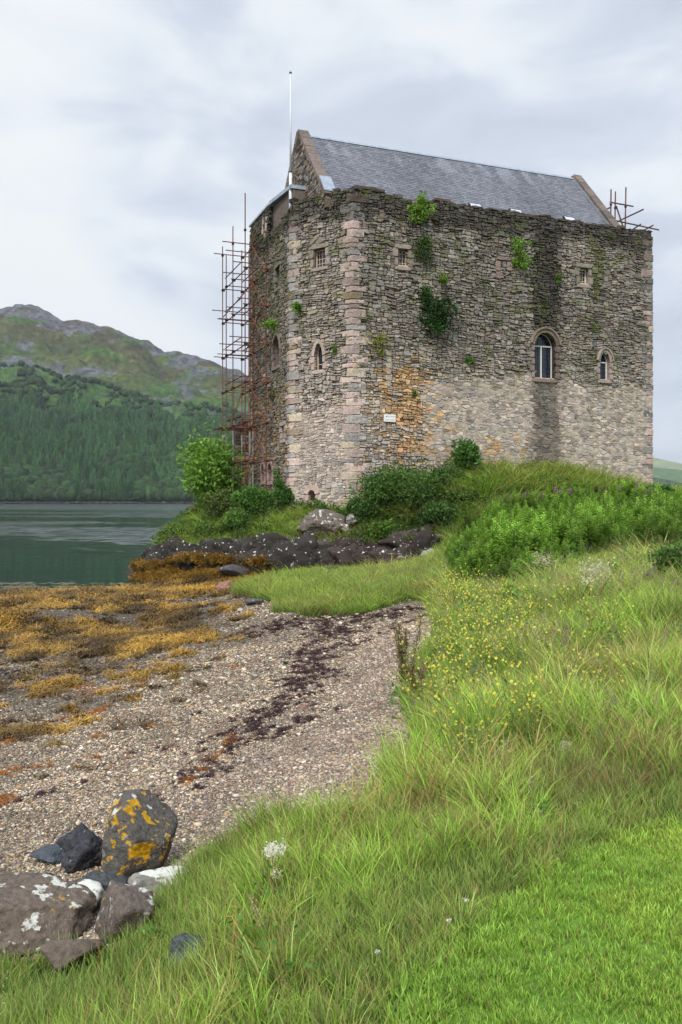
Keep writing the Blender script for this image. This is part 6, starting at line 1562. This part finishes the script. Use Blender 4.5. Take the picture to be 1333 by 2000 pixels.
# --- bushes and trees, each a thing of its own
def bush(name, cat, label, loc, dims, nleaf, leaf, col, seed, blobs=14, stems=4, group=None, hang=0.0, top=.0, up=.35, var=.3, asp=.5, trunk=None, shell=.55):
    leaf *= 1.3; nleaf = int(nleaf * .72); blobs = blobs + (8 if hang else 4)
    r = np.random.default_rng(seed); dims = np.array(dims, float); bc = []
    for i in range(blobs):
        d = r.normal(0, 1, 3); d /= np.linalg.norm(d); d[2] = d[2] if (hang or name == 'tree') else abs(d[2]) * 1.2 - .45
        bc.append((d * (r.uniform(.25, .80) if not hang else r.uniform(.1, .95)) * dims / 2, (r.uniform(.15, .36) if not hang else r.uniform(.09, .26)) * min(dims[0], dims[2]) * .9))
    P = []; O = []; sh = []
    for i in range(blobs):
        c, rr = bc[i]; m_ = max(4, nleaf // blobs); d = r.normal(0, 1, (m_, 3)); d /= np.linalg.norm(d, axis=1)[:, None]; rad = rr * (shell + (1.05 - shell) * r.random(m_) ** .6)[:, None] * (1 + .35 * (fbm(d[:, 0] * 3 + i, d[:, 1] * 3 + d[:, 2] * 3, i, 2) - .5))[:, None]
        P.append(c + d * rad * [1, dims[1] / dims[0], 1]); O.append(d); sh.append(np.full(m_, r.uniform(.6, 1.25)))
    P = np.concatenate(P); O = np.concatenate(O); sh = np.concatenate(sh); P[:, 2] += dims[2] * (.5 if hang else .44)
    V, f, c = leaves(P, leaf, asp, up, lin(col), var, outward=O); c *= np.repeat(sh, 4)[:, None]  # shading of leaf clumps put into the colour, random per clump
    o = obj(name, None, loc=loc, label=label, cat=cat, group=group)
    obj('crown', mesh('crown', V, f, c, M_LEAF), o)
    mb = MB()
    for i in range(stems):
        e_ = bc[i % blobs][0] + [0, 0, dims[2] * .5]; b0 = np.array([r.normal(0, .08), r.normal(0, .08), -.2 if hang == 0 else dims[2] * .4]); m2 = (b0 + e_) / 2 + r.normal(0, .1, 3) * dims.max() * .3
        rb = trunk or .03 * max(dims) / 2; mb.tube([b0, m2, e_], [rb, rb * .6, rb * .2], 6, lin('5a5046'))
    obj('trunk' if trunk else 'stem', mb.mesh('trunk' if trunk else 'stem', M_WOOD, True), o)
    return o
def at_ground(u, v): g = G(u, v); return (g[0], g[1], g[2]), g[1] / F
def gbush(u, v, wpx, hpx, nleaf, leaf, col, seed, label, name='bush', cat='bush', Y=None, **kw):
    if Y is None: loc, k = at_ground(u, v)
    else: k = Y / F; x = (u - U0) * k; loc = (x, Y, float(H(np.array([x]), np.array([Y]))[0])); 
    if Y is not None: hpx = (V0 - (v - hpx)) - (loc[2] - EYE) / k; hpx = max(hpx, 10)
    return bush(name, cat, label, loc, (wpx * k * 1.05, wpx * k * .9, hpx * k * 1.05), nleaf, leaf, col, seed, **kw)
gbush(412, 1000, 124, 160, 15000, .20, '7fa843', 1, 'bright green leafy tree standing left of the scaffolding above the water', 'tree', 'tree', Y=55, trunk=.10, stems=7, blobs=60)
gbush(425, 1012, 92, 62, 5200, .13, '63753a', 2, 'olive green shrub on the shelf edge below the leafy tree', Y=51.5, blobs=16)
gbush(500, 1000, 110, 62, 5500, .15, '5f8a3a', 3, 'fresh green bramble bush at the foot of the scaffolding', Y=50.2, blobs=18)
gbush(552, 1000, 44, 75, 2600, .13, '527a34', 4, 'tall narrow dark bush at the left castle corner', 'bush', Y=48.9, blobs=10)
gbush(462, 1030, 60, 46, 2400, .12, '6f9440', 5, 'low pale green bush on the grassy shelf top', Y=48.5)
gbush(748, 1010, 120, 110, 7000, .12, '5a7d38', 6, 'dark bramble thicket against the castle wall right of the corner', Y=45.4, blobs=26)
gbush(812, 1000, 130, 108, 7500, .12, '5c7c3a', 7, 'broad dark bramble mass in the middle of the knoll', Y=45.2, blobs=26)
gbush(752, 1062, 70, 52, 3000, .11, '6d8f3a', 8, 'small yellowish green bush low on the knoll over the rocks', Y=43.9)
gbush(912, 945, 74, 92, 4200, .15, '588038', 9, 'rounded glossy bush against the long wall above the mound', Y=47.6, blobs=16)
gbush(872, 985, 90, 86, 4200, .12, '527536', 10, 'dark shrub just below the rounded glossy bush', Y=46.0, blobs=16)
gbush(700, 1030, 66, 66, 2800, .12, '55763a', 16, 'low scrub at the right quoins just above the grey boulder', Y=45.6, blobs=12)
gbush(862, 1040, 96, 70, 3800, .12, '4c6c34', 17, 'scrub where the knoll meets the willowherb bed', Y=43.5, blobs=18)
gbush(905, 1010, 90, 60, 3400, .12, '64803c', 18, 'olive scrub halfway up the knoll slope', Y=44.5, blobs=16)
gbush(1205, 975, 66, 42, 2200, .12, '6b9340', 11, 'pale leafy shrub at the wall foot near the right corner', Y=49.5)
gbush(1290, 985, 84, 40, 2600, .12, '55803a', 12, 'leafy shrub just right of the castle corner', Y=47, blobs=12)
gbush(1150, 980, 60, 30, 1800, .12, '5a7a3a', 13, 'small shrub among magenta flowers before the long wall', Y=47)
gbush(1318, 1150, 110, 96, 4800, .085, '5c7d3a', 14, 'ferny shrub at the right edge in front of the willowherb', blobs=16, asp=.35)
gbush(905, 1110, 60, 50, 2200, .10, '47702e', 15, 'dark green clump at the left end of the willowherb', Y=30)
# plants rooted in the castle walls
def wbush(face, u, v, wpx, hpx, nleaf, leaf, col, seed, label, out=.30, **kw):
    s, z = UV2(face, u, v); p = W(face, np.array(s), np.array(z), out); k = p[1] / F; h = hpx * k
    return bush('wall_shrub', 'wall plant', label, (p[0], p[1], p[2] - h * .57), (wpx * k * 1.25, .9 if wpx > 40 else .5, h * 1.15), nleaf, leaf, col, seed, hang=1.0, stems=2, group='shrubs rooted in the castle wall', **kw)
wbush('A', 817, 412, 50, 58, 1500, .13, '86aa42', 21, 'bright yellow green shrub at the top of the long wall')
wbush('A', 822, 485, 46, 66, 1500, .10, '4f6a30', 22, 'ragged dark shrub just right of the high left square window')
wbush('A', 846, 612, 62, 104, 4800, .11, '3a5c2a', 23, 'largest dark evergreen bush hanging in the middle of the wall', blobs=20, out=.5)
wbush('A', 828, 572, 26, 34, 600, .10, '4a6a2e', 24, 'small green tuft directly above the largest hanging bush')
wbush('A', 862, 548, 26, 22, 450, .10, '7c9a3c', 25, 'little yellow green fern between two hanging shrubs')
wbush('A', 1012, 500, 42, 78, 1700, .11, '7fa640', 26, 'bright shrub beside the blocked window high on the wall')
wbush('B', 587, 601, 22, 28, 600, .10, '6f9a38', 27, 'green fern clump on the narrow wall near the left quoins')
wbush('C', 540, 636, 30, 26, 800, .11, '7da83c', 28, 'bright clump above the tall niche of the shaded wall')
wbush('A', 1085, 545, 20, 22, 400, .09, '6f9438', 29, 'small fern in the dark damp streak above the big window')
wbush('A', 736, 672, 56, 56, 900, .09, '8f9436', 30, 'yellowing patch of creeper right of the corner quoins', out=.12)
wbush('A', 916, 706, 26, 22, 400, .10, '5a7a30', 31, 'low green tuft left of the pale repointed masonry edge', out=.15)
wbush('A', 808, 768, 14, 18, 200, .09, '4f7a30', 32, 'tiny fern among the ochre stones', out=.12)
wbush('B', 657, 684, 16, 26, 260, .09, '6a8a34', 33, 'small tuft beside the quoins right of the narrow lancet', out=.12)
wbush('C', 549, 930, 16, 40, 500, .10, '5f8a38', 34, 'climbing weed low on the shaded wall', out=.2)
wbush('C', 537, 770, 10, 34, 400, .09, '7d7a3c', 35, 'dry hanging grass tuft under the tall niche', out=.15)
# ------------------------------------------------------------------ small things
M_BLACK = mat_flat('black_plastic_pipe', (.018, .019, .022), .35)
# corrugated collars and pipe on the turf edge
def collar(u, v, rpx, hpx, label):
    g = G(u, v); k = g[1] / F; o = obj('pipe_collar', None, loc=tuple(g), label=label, cat='pipe collar', group='black corrugated pipe collars on the shore')
    nr = 5; r0 = rpx * k; h = hpx * k
    for i in range(nr):
        mb = MB(); z = h * i / nr; mb.tube([(0, 0, z), (0, 0, z + h / nr * .35), (0, 0, z + h / nr * .7), (0, 0, z + h / nr)], [r0 * .9, r0, r0, r0 * .9], 20)
        obj('ring', mb.mesh('ring', M_BLACK, False), o)
collar(539, 1131, 10, 13, 'left black corrugated pipe collar beside the dark rock')
collar(650, 1124, 12, 17, 'taller black corrugated pipe collar nearer the grass')
pts_ = [G(552, 1129), G(600, 1130), G(638, 1127), G(690, 1120)]; po = obj('drain_pipe', None, label='thin black pipe running along the foot of the dark rocks', cat='pipe')
mb = MB(); mb.tube([p + [0, 0, .12] for p in pts_], .09, 10); obj('pipe_length', mb.mesh('pipe_length', M_BLACK, True), po)
pts_ = [G(812, 1102) + [0, 0, .10], G(828, 1092) + [0, 0, .22], G(846, 1075) + [0, 0, .4], G(858, 1066) + [0, 0, .3]]; po = obj('drain_pipe', None, label='black pipe emerging from the bank above the grey boulders', cat='pipe')
mb = MB(); mb.tube(pts_, .12, 10); obj('pipe_length', mb.mesh('pipe_length', M_BLACK, True), po)
# meadowsweet plume in the foreground
def stems_plant(name, cat, label, loc, build):
    o = obj(name, None, loc=loc, label=label, cat=cat); build(o); return o
def plume(o, h, n, size, col, spread, seed, leafn=10, leafc='4f7a34', stemc='7d4b3c'):
    r = np.random.default_rng(seed); mb = MB(); mb.tube([(0, 0, 0), (.02 * h, 0, h * .5), (.05 * h, .0, h)], [.0035, .003, .002], 6, lin(stemc)); obj('stem', mb.mesh('stem', M_WOOD), o)
    P = []
    for b_ in range(6):
        c = np.array([.05 * h + r.normal(0, spread), r.normal(0, spread), h * (1.0 + r.uniform(-.12, .10))]); P.append(c + r.normal(0, 1, (n // 6, 3)) * [spread * .5, spread * .5, spread * .75])
    P = np.concatenate(P); V, f, c = leaves(P, size, .9, .2, lin(col), .15); obj('flower_plume', mesh('flower_plume', V, f, c, M_LEAF), o, kind='stuff')
    if leafn:
        zz = r.uniform(.15, .75, leafn) * h; P = np.c_[r.normal(0, .04, (leafn, 2)), zz]; V, f, c = leaves(P, .04, .5, .1, lin(leafc), .25); obj('leaf', mesh('leaf', V, f, c, M_LEAF), o)
def place_top(u, v, Yt, h):
    k = Yt / F; x = (u - U0) * k; zt = EYE + (V0 - v) * k; g = float(H(np.array([x]), np.array([Yt]))[0]); return (x, Yt, g), max(.2, zt - g)
loc, h = place_top(528, 1655, 4.35, 0); o = obj('meadowsweet', None, loc=loc, label='creamy white meadowsweet plume rising from the foreground grass', cat='flower'); plume(o, h, 700, .008, 'efeede', .022, 3, 30)
loc, h = place_top(532, 1712, 4.2, 0); o = obj('meadowsweet', None, loc=loc, label='small half open cream flower just below the white plume', cat='flower'); plume(o, h, 90, .007, 'd8d8b0', .012, 4, 10)
for i, (u, v, lb) in enumerate([(1150, 1155, 'cream flower heads in the meadow below the willowherb'), (1172, 1165, 'right hand cream flower head in the upper meadow'), (1060, 1110, 'pale flower head before the willowherb')]):
    g = G(u, v + 45); o = obj('meadowsweet', None, loc=tuple(g), label=lb, cat='flower'); plume(o, .75, 300, .035, 'c9c8a0', .12, 10 + i, 14)
# dock standing at the beach edge
def dock(u, v, hpx, label, seed, nst=5):
    g = G(u, v); k = g[1] / F; h = hpx * k; o = obj('dock_plant', None, loc=tuple(g), label=label, cat='plant', group='tall docks on the beach edge'); r = np.random.default_rng(seed)
    for i in range(nst):
        a = r.normal(0, .13); b_ = r.normal(0, .13); hh = h * r.uniform(.65, 1.0); e_ = np.array([a * hh, b_ * hh, hh]); mb = MB(); mb.tube([(a * .2, b_ * .2, 0), e_ * .5, e_], [.006, .005, .003], 6, lin('7d5a42')); obj('stem', mb.mesh('stem', M_WOOD), o)
        m_ = 170; t = r.uniform(.3, 1, m_); P = e_ * t[:, None] + r.normal(0, .022, (m_, 3)); V, f, c = leaves(P, .035, .6, .4, lin('7a7444'), .4); obj('seed_spike', mesh('seed_spike', V, f, c, M_LEAF), o)
    P = r.normal(0, .12, (26, 3)) * [1, 1, .5] + [0, 0, .12]; V, f, c = leaves(P, .15, .45, .3, lin('5a8038'), .3); obj('leaf', mesh('leaf', V, f, c, M_LEAF), o)
dock(790, 1375, 175, 'tall brown green dock with seed spikes at the beach edge', 5, 6)
dock(812, 1400, 120, 'shorter dock close behind the tall one', 6, 4)
# clover heads on the lawn and bank
for i, (u, v, lb) in enumerate([(876, 1831, 'white clover head near the middle of the lawn edge'), (735, 1893, 'white clover head left of the lawn in longer grass'), (909, 1789, 'pale clover head at the straw coloured patch')]):
    g = G(u, v + 6); o = obj('clover', None, loc=tuple(g), label=lb, cat='flower'); r = np.random.default_rng(i)
    mb = MB(); mb.tube([(0, 0, 0), (.003, 0, .07)], .0012, 5, lin('5f8a3a')); obj('stem', mb.mesh('stem', M_WOOD), o)
    P = r.normal(0, .0045, (60, 3)) + [.003, 0, .075]; V, f, c = leaves(P, .007, .6, .3, lin('efe9e0'), .15); obj('flower_head', mesh('flower_head', V, f, c, M_LEAF), o)
# dry stalks and broad leaves low in the foreground
o = None
for i, (u0_, v0_, u1_, v1_, lb) in enumerate([(445, 2010, 462, 1770, 'thick dry yellow stalk bent over in the foreground'), (470, 1990, 455, 1790, 'second dry stalk crossing beside the bent yellow one'), (255, 1990, 305, 1835, 'thin straw stalk leaning in the lower left grass'), (190, 1960, 195, 1840, 'upright reddish stalk in front of the brown boulders')]):
    loc, h = place_top(u1_, v1_, 3.5 + .25 * i, 0); o = obj('dry_stalk', None, loc=loc, label=lb, cat='stalk'); mb = MB()
    bx = (u0_ - u1_) * loc[1] / F; mb.tube([(bx, 0, 0), (bx * .6, .02, h * .4), (bx * .15, 0, h * .8), (0, 0, h), (-.02 - .02 * (i % 2), 0, h * 1.0)], [.003, .0028, .0022, .0018, .001], 6, lin('b99a55' if i < 3 else '9a5a44')); obj('stem', mb.mesh('stem', M_WOOD), o)
def dock_leaves(u, v, n, size, col, seed, spread):
    g = G(u, v); r = np.random.default_rng(seed); P = r.normal(0, 1, (n, 3)) * spread + [g[0], g[1], g[2] + spread[2] + .1]; return leaves(P, size, .7, .5, lin(col), .25)
V, f, c = dock_leaves(520, 1960, 60, .036, '5f8a3a', 4, np.array([.12, .2, .07])); obj('broad_leaves', mesh('broad_leaves', V, f, c, M_LEAF), kind='stuff', label='patch of small broad leaves among the foreground grass')

# ------------------------------------------------------------------ haze
mt = bpy.data.materials.new('haze'); mt.use_nodes = True; n = mt.node_tree.nodes; n.clear()
o_ = n.new('ShaderNodeOutputMaterial'); pv = n.new('ShaderNodeVolumePrincipled')
pv.inputs['Color'].default_value = (.80, .88, 1.0, 1); pv.inputs['Density'].default_value = 0.00008; pv.inputs['Anisotropy'].default_value = 0.0
mt.node_tree.links.new(pv.outputs[0], o_.inputs['Volume'])
mb = MB(); mb.box((0, 3400, 395), (15000, 7800, 812)); hz_ = obj('haze', mb.mesh('haze', mt), kind='stuff', label='thin bluish air over the loch')
